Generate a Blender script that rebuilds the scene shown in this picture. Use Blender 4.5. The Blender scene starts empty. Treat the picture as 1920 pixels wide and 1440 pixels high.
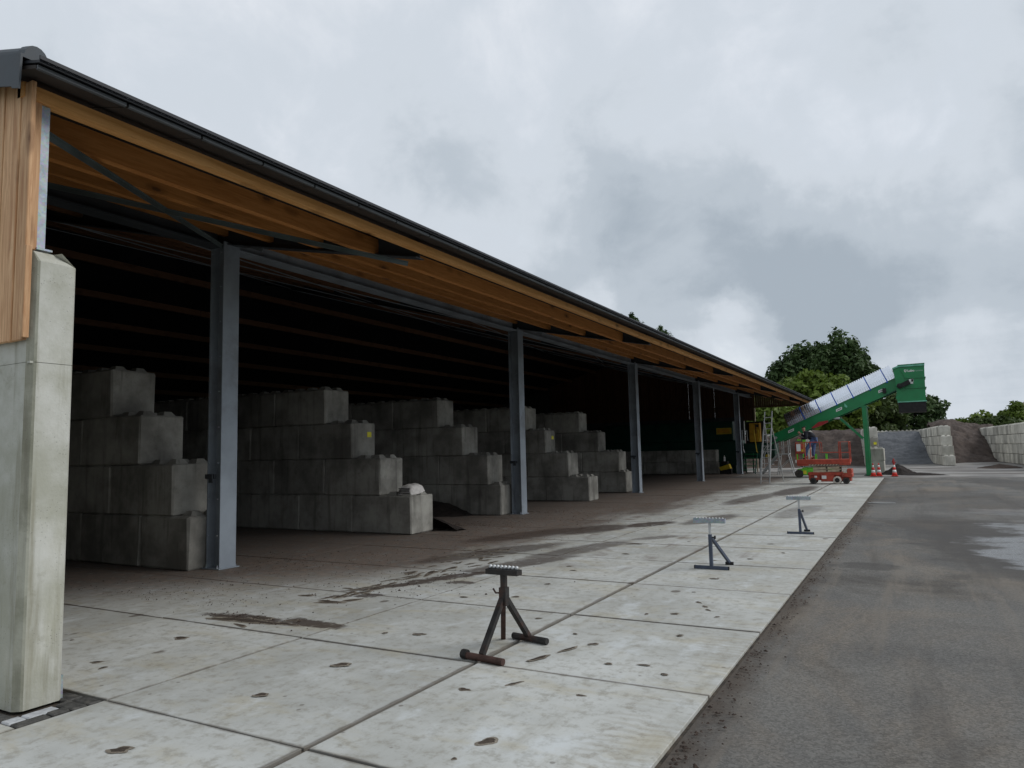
import bpy, bmesh, math, random
import numpy as np
from mathutils import Vector, Matrix

random.seed(7)
rng = np.random.default_rng(11)
S = bpy.context.scene
COL = S.collection

# ------------------------------------------------------------------ camera
YAW, PITCH, ROLL = math.radians(29.0066), math.radians(5.4919), math.radians(-1.3599)
fw = Vector((-math.sin(YAW) * math.cos(PITCH), math.cos(YAW) * math.cos(PITCH), math.sin(PITCH)))
rt = Vector((math.cos(YAW), math.sin(YAW), 0))
up = rt.cross(fw)
r2 = math.cos(ROLL) * rt + math.sin(ROLL) * up
u2 = -math.sin(ROLL) * rt + math.cos(ROLL) * up
cam_d = bpy.data.cameras.new('camera')
cam_d.sensor_width = 36
cam_d.lens = 1340 / 1920 * 36
cam_d.clip_start = 0.05
cam_d.clip_end = 3000
cam = bpy.data.objects.new('camera', cam_d)
COL.objects.link(cam)
cam.matrix_world = Matrix(((r2.x, u2.x, -fw.x, 0), (r2.y, u2.y, -fw.y, 0), (r2.z, u2.z, -fw.z, 1.65), (0, 0, 0, 1)))
S.camera = cam

# ------------------------------------------------------------------ colour management
S.view_settings.view_transform = 'Standard'
S.view_settings.look = 'None'
S.view_settings.exposure = 0.12
S.view_settings.gamma = 1.0
S.view_settings.use_curve_mapping = False
S.render.engine = 'CYCLES'
S.cycles.max_bounces = 6
S.cycles.diffuse_bounces = 3
S.cycles.glossy_bounces = 3
S.cycles.use_denoising = True

# ------------------------------------------------------------------ sun (soft, overcast)
SUN_DIR = Vector((0.72, 0.32, 0.66)).normalized()       # towards the sun
sl = bpy.data.lights.new('sun', 'SUN')
sl.energy = 1.5
sl.angle = math.radians(32)
sl.color = (1.0, 0.975, 0.94)
so = bpy.data.objects.new('sun', sl)
COL.objects.link(so)
so.rotation_euler = SUN_DIR.to_track_quat('Z', 'Y').to_euler()
so.location = (20, 10, 60)


# ------------------------------------------------------------------ node helpers
class NT:
    def __init__(self, tree):
        self.t = tree
        self.n = tree.nodes
        self.l = tree.links

    def node(self, typ, **kw):
        nd = self.n.new(typ)
        for k, v in kw.items():
            setattr(nd, k, v)
        return nd

    def put(self, sock, v):
        if v is None:
            return
        if isinstance(v, bpy.types.NodeSocket):
            self.l.new(v, sock)
        else:
            if hasattr(sock, 'default_value'):
                dv = sock.default_value
                if hasattr(dv, '__len__') and not hasattr(v, '__len__'):
                    v = [v] * len(dv)
                elif hasattr(dv, '__len__') and len(dv) == 4 and len(v) == 3:
                    v = (*v, 1)
                sock.default_value = v

    def math(self, op, a, b=None, c=None, clamp=False):
        nd = self.node('ShaderNodeMath', operation=op, use_clamp=clamp)
        for i, v in enumerate((a, b, c)):
            self.put(nd.inputs[i], v)
        return nd.outputs[0]

    def vmath(self, op, a, b=None):
        nd = self.node('ShaderNodeVectorMath', operation=op)
        self.put(nd.inputs[0], a)
        if b is not None:
            self.put(nd.inputs[1], b)
        return nd.outputs['Value'] if op in ('DOT_PRODUCT', 'LENGTH', 'DISTANCE') else nd.outputs[0]

    def mix(self, f, a, b, mode='MIX'):
        nd = self.node('ShaderNodeMix', data_type='RGBA', blend_type=mode)
        self.put(nd.inputs['Factor'], f)
        self.put(nd.inputs[6], a)
        self.put(nd.inputs[7], b)
        return nd.outputs[2]

    def noise(self, vec, scale, detail=4, rough=0.55, dist=0.0, color=False):
        nd = self.node('ShaderNodeTexNoise')
        self.put(nd.inputs['Vector'], vec)
        nd.inputs['Scale'].default_value = scale
        nd.inputs['Detail'].default_value = detail
        nd.inputs['Roughness'].default_value = rough
        nd.inputs['Distortion'].default_value = dist
        return nd.outputs['Color' if color else 'Fac']

    def voronoi(self, vec, scale, feature='F1', out='Distance'):
        nd = self.node('ShaderNodeTexVoronoi', feature=feature)
        self.put(nd.inputs['Vector'], vec)
        nd.inputs['Scale'].default_value = scale
        return nd.outputs[out]

    def step(self, v, a, b, lo=0.0, hi=1.0):
        nd = self.node('ShaderNodeMapRange', interpolation_type='SMOOTHSTEP')
        self.put(nd.inputs[0], v)
        nd.inputs[1].default_value = a
        nd.inputs[2].default_value = b
        nd.inputs[3].default_value = lo
        nd.inputs[4].default_value = hi
        return nd.outputs[0]

    def scale(self, vec, s):
        return self.vmath('MULTIPLY', vec, s)


def new_mat(name):
    m = bpy.data.materials.new(name)
    m.use_nodes = True
    m.node_tree.nodes.clear()
    nt = NT(m.node_tree)
    out = nt.node('ShaderNodeOutputMaterial')
    bs = nt.node('ShaderNodeBsdfPrincipled')
    nt.l.new(bs.outputs[0], out.inputs[0])
    bs.inputs['Specular IOR Level'].default_value = 0.3
    return m, nt, bs


def bump(nt, bs, h, strength=0.3, dist=0.01):
    b = nt.node('ShaderNodeBump')
    b.inputs['Strength'].default_value = strength
    b.inputs['Distance'].default_value = dist
    nt.put(b.inputs['Height'], h)
    nt.l.new(b.outputs[0], bs.inputs['Normal'])


def pos(nt):
    return nt.node('ShaderNodeNewGeometry').outputs['Position']


def rnd(nt):
    return nt.node('ShaderNodeObjectInfo').outputs['Random']


def plain(name, col, rough=0.6, metal=0.0, var=0.18, scale=3.0, dirt=None, dirt_amt=0.35, bstr=0.1, spec=0.3):
    m, nt, bs = new_mat(name)
    p = pos(nt)
    n = nt.noise(p, scale, 5)
    c = nt.mix(nt.step(n, 0.3, 0.7), [x * (1 - var) for x in col], [min(1, x * (1 + var)) for x in col])
    if dirt:
        d = nt.noise(p, scale * 0.6 + 0.7, 6, 0.65)
        c = nt.mix(nt.step(d, 0.48, 0.72, 0, dirt_amt), c, dirt)
    nt.put(bs.inputs['Base Color'], c)
    bs.inputs['Metallic'].default_value = metal
    r = nt.math('MULTIPLY_ADD', n, 0.3, rough - 0.15)
    nt.put(bs.inputs['Roughness'], r)
    bs.inputs['Specular IOR Level'].default_value = spec
    if bstr:
        bump(nt, bs, nt.noise(p, scale * 14, 3), bstr, 0.004)
    return m


# ------------------------------------------------------------------ sky
w = bpy.data.worlds.new('World')
S.world = w
w.use_nodes = True
w.node_tree.nodes.clear()
nt = NT(w.node_tree)
wout = nt.node('ShaderNodeOutputWorld')
bg = nt.node('ShaderNodeBackground')
bg.inputs[1].default_value = 0.1
nt.l.new(bg.outputs[0], wout.inputs[0])
sky = nt.node('ShaderNodeTexSky')
sky.sky_type = 'NISHITA'
sky.sun_disc = False
sky.sun_elevation = math.asin(SUN_DIR.z)
sky.sun_rotation = math.atan2(SUN_DIR.x, SUN_DIR.y)
d = nt.node('ShaderNodeTexCoord').outputs['Generated']
sep = nt.node('ShaderNodeSeparateXYZ')
nt.put(sep.inputs[0], d)
zz = nt.math('MAXIMUM', sep.outputs[2], 0.0)
den = nt.math('ADD', zz, 0.16)
comb = nt.node('ShaderNodeCombineXYZ')
nt.put(comb.inputs[0], nt.math('DIVIDE', sep.outputs[0], den))
nt.put(comb.inputs[1], nt.math('DIVIDE', sep.outputs[1], den))
nt.put(comb.inputs[2], nt.math('MULTIPLY', zz, 1.5))
cp = comb.outputs[0]
warp = nt.vmath('SUBTRACT', nt.noise(d, 5.0, 7, 0.62, color=True), (0.5, 0.5, 0.5))
dw = nt.vmath('ADD', d, nt.scale(warp, (0.20, 0.20, 0.17)))
n1 = nt.noise(cp, 0.75, 8, 0.56, 0.4)
n2 = nt.noise(nt.vmath('ADD', d, (3.1, 1.7, 0.4)), 7.0, 8, 0.6, 0.3)
v = nt.math('ADD', nt.math('MULTIPLY_ADD', n1, 0.85, 0.15), nt.math('MULTIPLY_ADD', n2, 0.70, -0.35))
# named cloud masses: direction, angular radius (dot falloff), amount
SKYBLOBS = []
def px_dir(x, y):
    q = r2 * (x - 960) + u2 * (720 - y) + fw * 1340
    return q.normalized()
for x, y, rad, amt in [(820, 215, 150, -0.20), (900, 290, 80, -0.14), (1180, 490, 200, -0.20), (1330, 570, 200, -0.22), (1560, 500, 170, -0.26), (1690, 480, 130, -0.20),
                       (1480, 560, 150, -0.24), (1850, 610, 130, -0.20), (1700, 600, 170, -0.10), (1230, 350, 130, -0.12), (1080, 380, 110, -0.13),
                       (1390, 400, 80, -0.08), (1850, 60, 220, -0.16), (1800, 310, 45, -0.14), (1020, 340, 60, 0.13), (300, 150, 420, 0.14), (620, 60, 300, 0.08),
                       (1400, 645, 70, 0.34), (1340, 650, 70, 0.25), (1830, 690, 110, 0.20), (1650, 370, 150, 0.16), (1500, 250, 240, 0.06), (1260, 310, 60, 0.12),
                       (1110, 560, 40, 0.22), (1890, 430, 70, 0.10), (1550, 640, 70, -0.10)]:
    c = px_dir(x, y)
    ang = math.atan(rad / 1340) * 1.55
    nd = nt.vmath('DOT_PRODUCT', nt.vmath('NORMALIZE', dw), tuple(c))
    a = nt.step(nd, math.cos(ang), 1.0, 0, amt * (0.62 if amt < 0 else 0.80))
    v = nt.math('ADD', v, a)
v = nt.math('ADD', v, nt.step(sep.outputs[2], 0.35, 1.0, 0.0, 0.10))
ramp = nt.node('ShaderNodeValToRGB')
cr = ramp.color_ramp
cr.interpolation = 'EASE'
cr.elements[0].position = 0.12
cr.elements[0].color = (3.55, 4.1, 4.7, 1)
cr.elements[1].position = 1.02
cr.elements[1].color = (8.2, 8.4, 8.7, 1)
e = cr.elements.new(0.62)
e.color = (5.8, 6.3, 6.9, 1)
e = cr.elements.new(0.38)
e.color = (4.6, 5.15, 5.75, 1)
nt.put(ramp.inputs[0], v)
thin = nt.math('MULTIPLY', nt.step(v, 0.55, 0.9), 0.10)
skymix = nt.mix(thin, ramp.outputs[0], nt.mix(1.0, sky.outputs[0], (1.6, 1.6, 1.6), 'MULTIPLY'))
nt.put(bg.inputs[0], skymix)

# ------------------------------------------------------------------ materials
def concrete(name, base, light, stain, sc=1.0, objvar=0.25, stain_amt=0.5, rough=0.85, moss=None, streak=True, pits=True):
    # procedural cast concrete
    m, nt, bs = new_mat(name)
    p = pos(nt)
    r = rnd(nt)
    pp = nt.vmath('ADD', p, nt.scale(nt.node('ShaderNodeCombineXYZ').outputs[0], (1, 1, 1)))
    n = nt.noise(p, 1.3 * sc, 7, 0.62)
    c = nt.mix(nt.step(n, 0.33, 0.68), base, light)
    if streak:
        s = nt.noise(nt.scale(p, (5.5, 5.5, 0.5)), 1.2 * sc, 5, 0.6)
        c = nt.mix(nt.step(s, 0.5, 0.75, 0, stain_amt), c, stain)
    n3 = nt.noise(p, 4.5 * sc, 8, 0.7)
    c = nt.mix(nt.step(n3, 0.55, 0.78, 0, stain_amt * 0.9), c, stain)
    if moss:
        n4 = nt.noise(nt.scale(p, (2, 2, 0.8)), 0.9, 6, 0.6)
        c = nt.mix(nt.step(n4, 0.45, 0.7, 0, 0.6), c, moss)
    br = nt.math('MULTIPLY_ADD', r, objvar, 1 - objvar / 2)
    c = nt.mix(1.0, c, br, 'MULTIPLY')
    if pits:
        pv = nt.voronoi(p, 34 * sc)
        big = nt.noise(p, 2.5, 3)
        c = nt.mix(nt.math('MULTIPLY', nt.step(pv, 0.10, 0.2, 1, 0), nt.step(big, 0.5, 0.62, 0, 0.55)), c, (0.05, 0.048, 0.045))
    nt.put(bs.inputs['Base Color'], c)
    bs.inputs['Roughness'].default_value = rough
    hh = nt.math('ADD', nt.noise(p, 45, 4), nt.math('MULTIPLY', n3, 0.8))
    bump(nt, bs, hh, 0.35, 0.006)
    return m


M = {}
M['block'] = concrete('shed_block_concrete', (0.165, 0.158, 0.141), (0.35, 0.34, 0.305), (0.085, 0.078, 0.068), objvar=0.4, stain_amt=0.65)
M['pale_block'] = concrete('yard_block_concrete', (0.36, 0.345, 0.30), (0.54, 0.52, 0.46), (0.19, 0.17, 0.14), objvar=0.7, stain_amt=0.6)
M['pillar'] = concrete('precast_wall_concrete', (0.36, 0.36, 0.30), (0.54, 0.54, 0.50), (0.22, 0.21, 0.15), sc=1.3, objvar=0.03, stain_amt=0.75, moss=(0.36, 0.35, 0.25))
M['patina'] = concrete('stained_arris', (0.20, 0.20, 0.15), (0.36, 0.36, 0.30), (0.14, 0.13, 0.10), sc=1.5, objvar=0.03, stain_amt=0.8)
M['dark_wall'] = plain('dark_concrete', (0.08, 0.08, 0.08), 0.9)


def wood(name, a, b, grain_axis=2, knot=(0.12, 0.05, 0.02), objvar=0.3):
    m, nt, bs = new_mat(name)
    p = pos(nt)
    r = rnd(nt)
    off = nt.node('ShaderNodeCombineXYZ')
    nt.put(off.inputs[0], nt.math('MULTIPLY', r, 37.0))
    nt.put(off.inputs[1], nt.math('MULTIPLY', r, 19.0))
    nt.put(off.inputs[2], nt.math('MULTIPLY', r, 53.0))
    q = nt.vmath('ADD', p, off.outputs[0])
    sc = [14, 14, 14]
    sc[grain_axis] = 0.9
    g = nt.noise(nt.scale(q, tuple(sc)), 1.6, 6, 0.6, 1.2)
    fine = nt.noise(nt.scale(q, tuple(x * 5 for x in sc)), 1.5, 3)
    c = nt.mix(nt.step(g, 0.3, 0.7), a, b)
    c = nt.mix(nt.step(fine, 0.5, 0.8, 0, 0.35), c, [x * 0.55 for x in a])
    ks = [4.2, 4.2, 4.2]
    ks[grain_axis] = 1.7
    k = nt.voronoi(nt.vmath('ADD', nt.scale(q, tuple(ks)), nt.scale(nt.noise(q, 9, 3, color=True), (0.12, 0.12, 0.12))), 1.0)
    c = nt.mix(nt.step(k, 0.14, 0.30, 0.6, 0), c, [x * 0.5 for x in a])
    c = nt.mix(nt.step(k, 0.06, 0.13, 0.9, 0), c, knot)
    br = nt.math('MULTIPLY_ADD', r, objvar, 1 - objvar / 2)
    c = nt.mix(1.0, c, br, 'MULTIPLY')
    nt.put(bs.inputs['Base Color'], c)
    bs.inputs['Roughness'].default_value = 0.62
    bump(nt, bs, fine, 0.2, 0.003)
    return m


M['wood_v'] = wood('larch_cladding', (0.42, 0.215, 0.10), (0.66, 0.42, 0.235), 2)
M['fascia'] = wood('pale_fascia_timber', (0.57, 0.275, 0.085), (0.72, 0.385, 0.145), 1)
M['wood_far'] = wood('shade_toned_rear_purlin', (0.15, 0.076, 0.040), (0.20, 0.105, 0.058), 1)  # rear-slope timber: the gloom deep in the hall is put into its colour
M['wood_in'] = wood('shade_toned_inner_purlin', (0.14, 0.068, 0.034), (0.19, 0.095, 0.05), 1)  # inner purlins: timber colour darkened to stand in for shade behind the columns
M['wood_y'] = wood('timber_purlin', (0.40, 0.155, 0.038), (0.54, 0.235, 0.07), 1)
M['slat'] = wood('dark_slat', (0.10, 0.05, 0.03), (0.16, 0.085, 0.05), 2)
M['steel'] = plain('grey_painted_steel', (0.27, 0.305, 0.345), 0.5, 0.15, 0.15, 1.6, (0.13, 0.12, 0.11), 0.5)
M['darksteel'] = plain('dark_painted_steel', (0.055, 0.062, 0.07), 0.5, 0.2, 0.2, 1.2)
M['bracesteel'] = plain('primed_bracing_steel', (0.10, 0.125, 0.125), 0.55, 0.2)
M['sheet'] = plain('anthracite_roof_panel', (0.020, 0.022, 0.027), 0.6, 0.0, 0.2, 0.8)
M['soffit'] = plain('brown_soffit', (0.040, 0.034, 0.031), 0.75)
M['lip'] = plain('grey_panel_lip', (0.085, 0.092, 0.10), 0.5)
M['slate'] = plain('verge_sheet', (0.042, 0.052, 0.062), 0.5, 0.0, 0.25, 6)


def galv():
    m, nt, bs = new_mat('galvanised_steel')
    p = pos(nt)
    v = nt.voronoi(p, 60, out='Color')
    n = nt.noise(p, 9, 5)
    c = nt.mix(nt.step(n, 0.3, 0.7), (0.30, 0.35, 0.39), (0.45, 0.50, 0.54))
    c = nt.mix(0.25, c, nt.mix(1.0, v, (0.4, 0.44, 0.48), 'MULTIPLY'))
    nt.put(bs.inputs['Base Color'], c)
    bs.inputs['Metallic'].default_value = 0.35
    bs.inputs['Roughness'].default_value = 0.5
    return m


M['galv'] = galv()
M['alu'] = plain('aluminium', (0.50, 0.51, 0.51), 0.42, 0.5, 0.12, 5)
M['green'] = plain('green_machine_paint', (0.005, 0.20, 0.060), 0.34, 0, 0.12, 2.0, (0.03, 0.09, 0.05), 0.25, 0.05, 0.5)
M['darkgreen'] = plain('dark_green_machine_paint', (0.008, 0.045, 0.03), 0.45, 0, 0.2, 1.5)
M['paint_light'] = plain('pale_green_edge', (0.16, 0.46, 0.32), 0.4)
M['red'] = plain('faded_red_paint', (0.40, 0.068, 0.040), 0.5, 0, 0.2, 5, (0.14, 0.04, 0.028), 0.6)
M['redtop'] = plain('bright_red_paint', (0.35, 0.03, 0.03), 0.45)
M['lime'] = plain('lime_green_paint', (0.14, 0.50, 0.05), 0.45, 0, 0.15, 5)
M['beige'] = plain('beige_paint', (0.50, 0.42, 0.30), 0.55, 0, 0.15, 6, (0.2, 0.15, 0.1), 0.4)
M['rubber'] = plain('black_rubber', (0.022, 0.021, 0.021), 0.75, 0, 0.3, 8)
M['tyre'] = plain('dusty_tyre', (0.05, 0.046, 0.042), 0.85, 0, 0.3, 8, (0.16, 0.13, 0.1), 0.4)
M['whiterim'] = plain('dirty_white_tyre', (0.55, 0.50, 0.44), 0.7, 0, 0.2, 10, (0.25, 0.18, 0.13), 0.4)
M['yellow'] = plain('yellow_paint', (0.55, 0.40, 0.03), 0.5, 0, 0.15, 5)
M['orange'] = plain('orange_yellow_paint', (0.52, 0.27, 0.025), 0.5, 0, 0.2, 3)
M['tag'] = plain('yellow_tag', (0.72, 0.66, 0.04), 0.5)
M['white'] = plain('white_print', (0.75, 0.75, 0.73), 0.5, 0, 0.05)
M['greyprint'] = plain('grey_print', (0.40, 0.55, 0.47), 0.5, 0, 0.05)
M['blue'] = plain('blue_strap', (0.02, 0.11, 0.50), 0.5)
M['blackstand'] = plain('black_oily_steel', (0.030, 0.028, 0.027), 0.5, 0.2, 0.3, 12, (0.10, 0.045, 0.03), 0.6)
M['rust'] = plain('rusty_tube', (0.065, 0.036, 0.029), 0.65, 0.1, 0.35, 14, (0.04, 0.03, 0.03), 0.6)
M['slateblue'] = plain('slate_blue_paint', (0.07, 0.085, 0.12), 0.45, 0.1, 0.15, 10)
M['conered'] = plain('cone_red', (0.62, 0.045, 0.03), 0.5)
M['conewhite'] = plain('cone_white', (0.78, 0.76, 0.74), 0.45)
M['skin'] = plain('skin', (0.45, 0.25, 0.18), 0.55)
M['jacket'] = plain('navy_black_jacket', (0.012, 0.013, 0.02), 0.7, 0, 0.3, 9)
M['jeans'] = plain('blue_jeans', (0.075, 0.125, 0.25), 0.8, 0, 0.25, 12)
M['boot'] = plain('brown_boot', (0.11, 0.045, 0.03), 0.6)
M['sack'] = plain('white_paper_sack', (0.68, 0.65, 0.62), 0.7, 0, 0.1, 12, (0.35, 0.30, 0.26), 0.5)
M['sackprint'] = plain('black_sack_print', (0.04, 0.035, 0.035), 0.6)
M['brick'] = plain('dark_clinker', (0.060, 0.058, 0.054), 0.75, 0, 0.35, 18, (0.15, 0.14, 0.12), 0.5, 0.4)
M['palebrick'] = plain('pale_paver', (0.40, 0.41, 0.42), 0.8, 0, 0.2, 18, (0.2, 0.19, 0.17), 0.5, 0.4)
M['iron'] = plain('worn_iron', (0.17, 0.17, 0.165), 0.75)
M['hazard'] = plain('black_stripe', (0.03, 0.02, 0.02), 0.6)


def heap(name, a, b, sc=6.0, bs_=0.9, rough=0.95):
    m, nt, bs = new_mat(name)
    p = pos(nt)
    n = nt.noise(p, sc * 0.25, 7, 0.65)
    f = nt.noise(p, sc * 3.5, 5, 0.7)
    c = nt.mix(nt.step(n, 0.35, 0.68), a, b)
    c = nt.mix(nt.step(f, 0.45, 0.75, 0, 0.6), c, [x * 0.35 for x in a])
    nt.put(bs.inputs['Base Color'], c)
    bs.inputs['Roughness'].default_value = rough
    bump(nt, bs, nt.math('ADD', f, n), bs_, 0.06)
    return m


M['compost'] = heap('brown_compost', (0.058, 0.044, 0.038), (0.112, 0.086, 0.073))
M['gravel'] = heap('blue_grey_gravel', (0.092, 0.098, 0.108), (0.15, 0.157, 0.168), 9)
M['soil'] = heap('dark_soil', (0.045, 0.031, 0.024), (0.10, 0.07, 0.055))
M['blacksoil'] = heap('black_soil', (0.018, 0.014, 0.012), (0.04, 0.03, 0.026))
M['mudthin'] = heap('thin_mud', (0.16, 0.135, 0.105), (0.27, 0.24, 0.195), 20, 0.3)
M['mud'] = heap('dark_mud', (0.050, 0.038, 0.029), (0.095, 0.073, 0.056), 14, 0.4)
M['hill'] = heap('bare_hill', (0.17, 0.11, 0.095), (0.24, 0.165, 0.14), 0.6, 0.3)


def leaf_mat(name, a, b):
    m, nt, bs = new_mat(name)
    at = nt.node('ShaderNodeAttribute', attribute_name='tint')
    p = pos(nt)
    n = nt.noise(p, 1.1, 4)
    f = nt.math('ADD', nt.math('MULTIPLY', at.outputs['Fac'], 0.75), nt.math('MULTIPLY', n, 0.3))
    nt.put(bs.inputs['Base Color'], nt.mix(f, a, b))
    bs.inputs['Roughness'].default_value = 0.6
    bs.inputs['Specular IOR Level'].default_value = 0.25
    tr = nt.node('ShaderNodeBsdfTranslucent')
    nt.put(tr.inputs[0], nt.mix(0.5, a, b))
    ms = nt.node('ShaderNodeMixShader')
    ms.inputs[0].default_value = 0.25
    out = [x for x in nt.n if x.type == 'OUTPUT_MATERIAL'][0]
    nt.l.new(bs.outputs[0], ms.inputs[1])
    nt.l.new(tr.outputs[0], ms.inputs[2])
    nt.l.new(ms.outputs[0], out.inputs[0])
    return m


M['leaf_dark'] = leaf_mat('dark_leaves', (0.030, 0.056, 0.020), (0.080, 0.130, 0.042))
M['leaf_light'] = leaf_mat('fresh_leaves', (0.052, 0.088, 0.012), (0.155, 0.22, 0.032))
M['leaf_mid'] = leaf_mat('mid_leaves', (0.032, 0.056, 0.016), (0.085, 0.120, 0.032))
M['bark'] = plain('bark', (0.07, 0.055, 0.04), 0.9)


# ---- slab concrete with stains at real places (position based)
def slab_material(name, inside=False):
    m, nt, bs = new_mat(name)
    p = pos(nt)
    sp = nt.node('ShaderNodeSeparateXYZ')
    nt.put(sp.inputs[0], p)
    X, Y = sp.outputs[0], sp.outputs[1]
    r = rnd(nt)
    n = nt.noise(p, 0.7, 7, 0.6)
    c = nt.mix(nt.step(n, 0.3, 0.7), (0.355, 0.358, 0.335), (0.495, 0.503, 0.482))
    # trowelled, swept streaks along and across the strip
    s1 = nt.noise(nt.scale(p, (6.0, 1.1, 1)), 1.0, 6, 0.65)
    c = nt.mix(nt.step(s1, 0.5, 0.78, 0, 0.55), c, (0.28, 0.265, 0.215))
    s2 = nt.noise(nt.scale(p, (1.0, 2.2, 1)), 1.1, 8, 0.68, 0.5)
    c = nt.mix(nt.step(s2, 0.49, 0.67, 0, 0.48), c, (0.385, 0.345, 0.245))
    fine = nt.noise(p, 26, 6, 0.75)
    c = nt.mix(nt.step(fine, 0.56, 0.76, 0, 0.45), c, (0.20, 0.18, 0.15))
    c = nt.mix(1.0, c, nt.math('MULTIPLY_ADD', r, 0.14, 0.93), 'MULTIPLY')
    mot = nt.noise(p, 9.0, 7, 0.72)
    c = nt.mix(nt.step(mot, 0.47, 0.66, 0, 0.62), c, (0.255, 0.24, 0.20))
    pale = nt.noise(nt.vmath('ADD', nt.scale(p, (1.3, 0.8, 1)), (7, 3, 0)), 1.6, 7, 0.66)
    c = nt.mix(nt.step(pale, 0.54, 0.68, 0, 0.55), c, (0.57, 0.60, 0.61))
    fy = nt.math('FRACT', nt.math('MULTIPLY_ADD', Y, 1 / 1.84, 0.5 - (3.12 - 4 * 1.84) / 1.84))
    jd = nt.math('MULTIPLY', nt.math('ABSOLUTE', nt.math('SUBTRACT', fy, 0.5)), 1.84)
    for xl in (-3.13, -3.13 - 0.02):
        jd = nt.math('MINIMUM', jd, nt.math('ABSOLUTE', nt.math('SUBTRACT', X, xl)))
    for xl in (-5.03, -7.06, -9.08):
        jd = nt.math('MINIMUM', jd, nt.math('ADD', nt.math('ABSOLUTE', nt.math('SUBTRACT', X, xl)), 0.012))
    jn = nt.math('MULTIPLY', nt.noise(p, 3.0, 5, 0.65), 0.06)
    c = nt.mix(nt.math('MULTIPLY', nt.step(nt.math('SUBTRACT', jd, jn), -0.022, 0.006, 1, 0), 0.7), c, (0.085, 0.068, 0.052))
    # brown soil carried out of the bays: more towards the hall, dragged along the strip
    bx = nt.math('ADD', nt.math('MULTIPLY_ADD', Y, 0.022, -6.0), nt.math('MULTIPLY', nt.math('SUBTRACT', nt.noise(nt.scale(p, (1, 0.35, 1)), 0.9, 6, 0.6), 0.5), 3.4))
    bx = nt.math('MINIMUM', bx, -5.0)
    dd = nt.math('SUBTRACT', bx, X)
    soilm = nt.step(dd, -0.35, 1.3)
    gate = nt.math('MAXIMUM', nt.step(nt.math('ADD', Y, nt.math('MULTIPLY', nt.math('ADD', X, 9.0), -0.9)), 3.4, 7.4, 0.0, 1.0), nt.step(X, -8.5, -10.5, 0.0, 0.55))
    soilm = nt.math('MULTIPLY', soilm, gate)
    tex = nt.noise(p, 5.5, 8, 0.72)
    soilm = nt.math('MULTIPLY', soilm, nt.step(tex, 0.25, 0.55, 0.6, 1.0))
    c = nt.mix(nt.math('MULTIPLY', soilm, 0.93), c, nt.mix(nt.step(tex, 0.4, 0.62), (0.062, 0.044, 0.035), (0.148, 0.108, 0.085)))
    # tracks of mud further along
    t1 = nt.noise(nt.scale(p, (2.3, 0.16, 1)), 1.0, 6, 0.6)
    t2 = nt.noise(nt.scale(p, (0.5, 1.6, 1)), 1.0, 6, 0.7)
    tr = nt.math('MULTIPLY', nt.step(t1, 0.50, 0.68), nt.step(t2, 0.46, 0.62))
    tr = nt.math('MULTIPLY', tr, nt.step(Y, 6.5, 13.0, 0.0, 0.9))
    tr = nt.math('MULTIPLY', tr, nt.step(X, -1.6, -3.0, 0.35, 1.0))
    c = nt.mix(tr, c, (0.13, 0.092, 0.068))
    # damp and muddy blotches: x, y, rx, ry, angle, strength
    wv = nt.vmath('SUBTRACT', nt.noise(p, 4.5, 5, 0.7, color=True), (0.5, 0.5, 0.5))
    pw = nt.vmath('ADD', p, nt.scale(wv, (0.42, 0.42, 0)))
    tot = None
    for (bx_, by_, rx, ry, an, stg) in [(-6.2, 5.30, .62, .16, .05, .95), (-5.35, 5.42, .45, .13, .0, .9), (-6.05, 6.55, .20, .09, .4, .9), (-5.75, 6.75, .18, .09, .3, .85), (-5.9, 7.35, .65, .13, 1.0, .9), (-5.55, 8.2, .95, .16, 1.15, .9),
                                        (-5.2, 9.6, 1.2, .30, 1.2, .75), (-5.0, 11.2, 1.6, .32, 1.35, .65), (-6.2, 10.5, 1.7, .4, 1.2, .7), (-6.0, 14.2, 1.2, .55, 1.3, .85), (-5.2, 15.5, .9, .35, 1.2, .9), (-6.8, 13.0, 1.8, .5, 1.2, .7), (-4.3, 13.2, .6, .22, 1.0, .6),
                                        (-4.2, 17.0, 1.5, .4, 1.4, .7), (-3.9, 28.5, 3.5, .6, 1.5, .85), (-4.6, 24, 3.0, .5, 1.5, .7), (-2.6, 19.5, 2.2, .45, 1.5, .45), (-5.2, 7.9, .2, .1, 0, .8)]:
        v1 = nt.vmath('SUBTRACT', pw, (bx_, by_, 0))
        ca, sa = math.cos(an), math.sin(an)
        a1 = nt.vmath('DOT_PRODUCT', v1, (ca / rx, sa / rx, 0))
        a2 = nt.vmath('DOT_PRODUCT', v1, (-sa / ry, ca / ry, 0))
        q = nt.math('ADD', nt.math('MULTIPLY', a1, a1), nt.math('MULTIPLY', a2, a2))
        k = nt.step(q, 1.25, 0.45, 0, stg)
        tot = k if tot is None else nt.math('MAXIMUM', tot, k)
    tot = nt.math('MULTIPLY', tot, nt.step(nt.noise(nt.scale(p, (1.6, 0.7, 1)), 4.5, 8, 0.75), 0.28, 0.46, 0.10, 1))
    c = nt.mix(tot, c, (0.055, 0.038, 0.03))
    # small footprints and drops of mud
    vo = nt.voronoi(nt.vmath('ADD', nt.scale(p, (1.35, 0.9, 0)), nt.scale(wv, (0.12, 0.12, 0))), 1.0, out='Distance')
    vo2 = nt.voronoi(nt.scale(p, (1, 1, 0)), 4.0, out='Distance')
    spot = nt.math('MAXIMUM', nt.step(vo, 0.055, 0.085, 0.75, 0), nt.step(vo2, 0.045, 0.085, 0.55, 0))
    c = nt.mix(spot, c, (0.085, 0.065, 0.05))
    # tyre tread prints by the outer edge
    wv2 = nt.node('ShaderNodeTexWave', wave_type='BANDS', bands_direction='Y')
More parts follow.
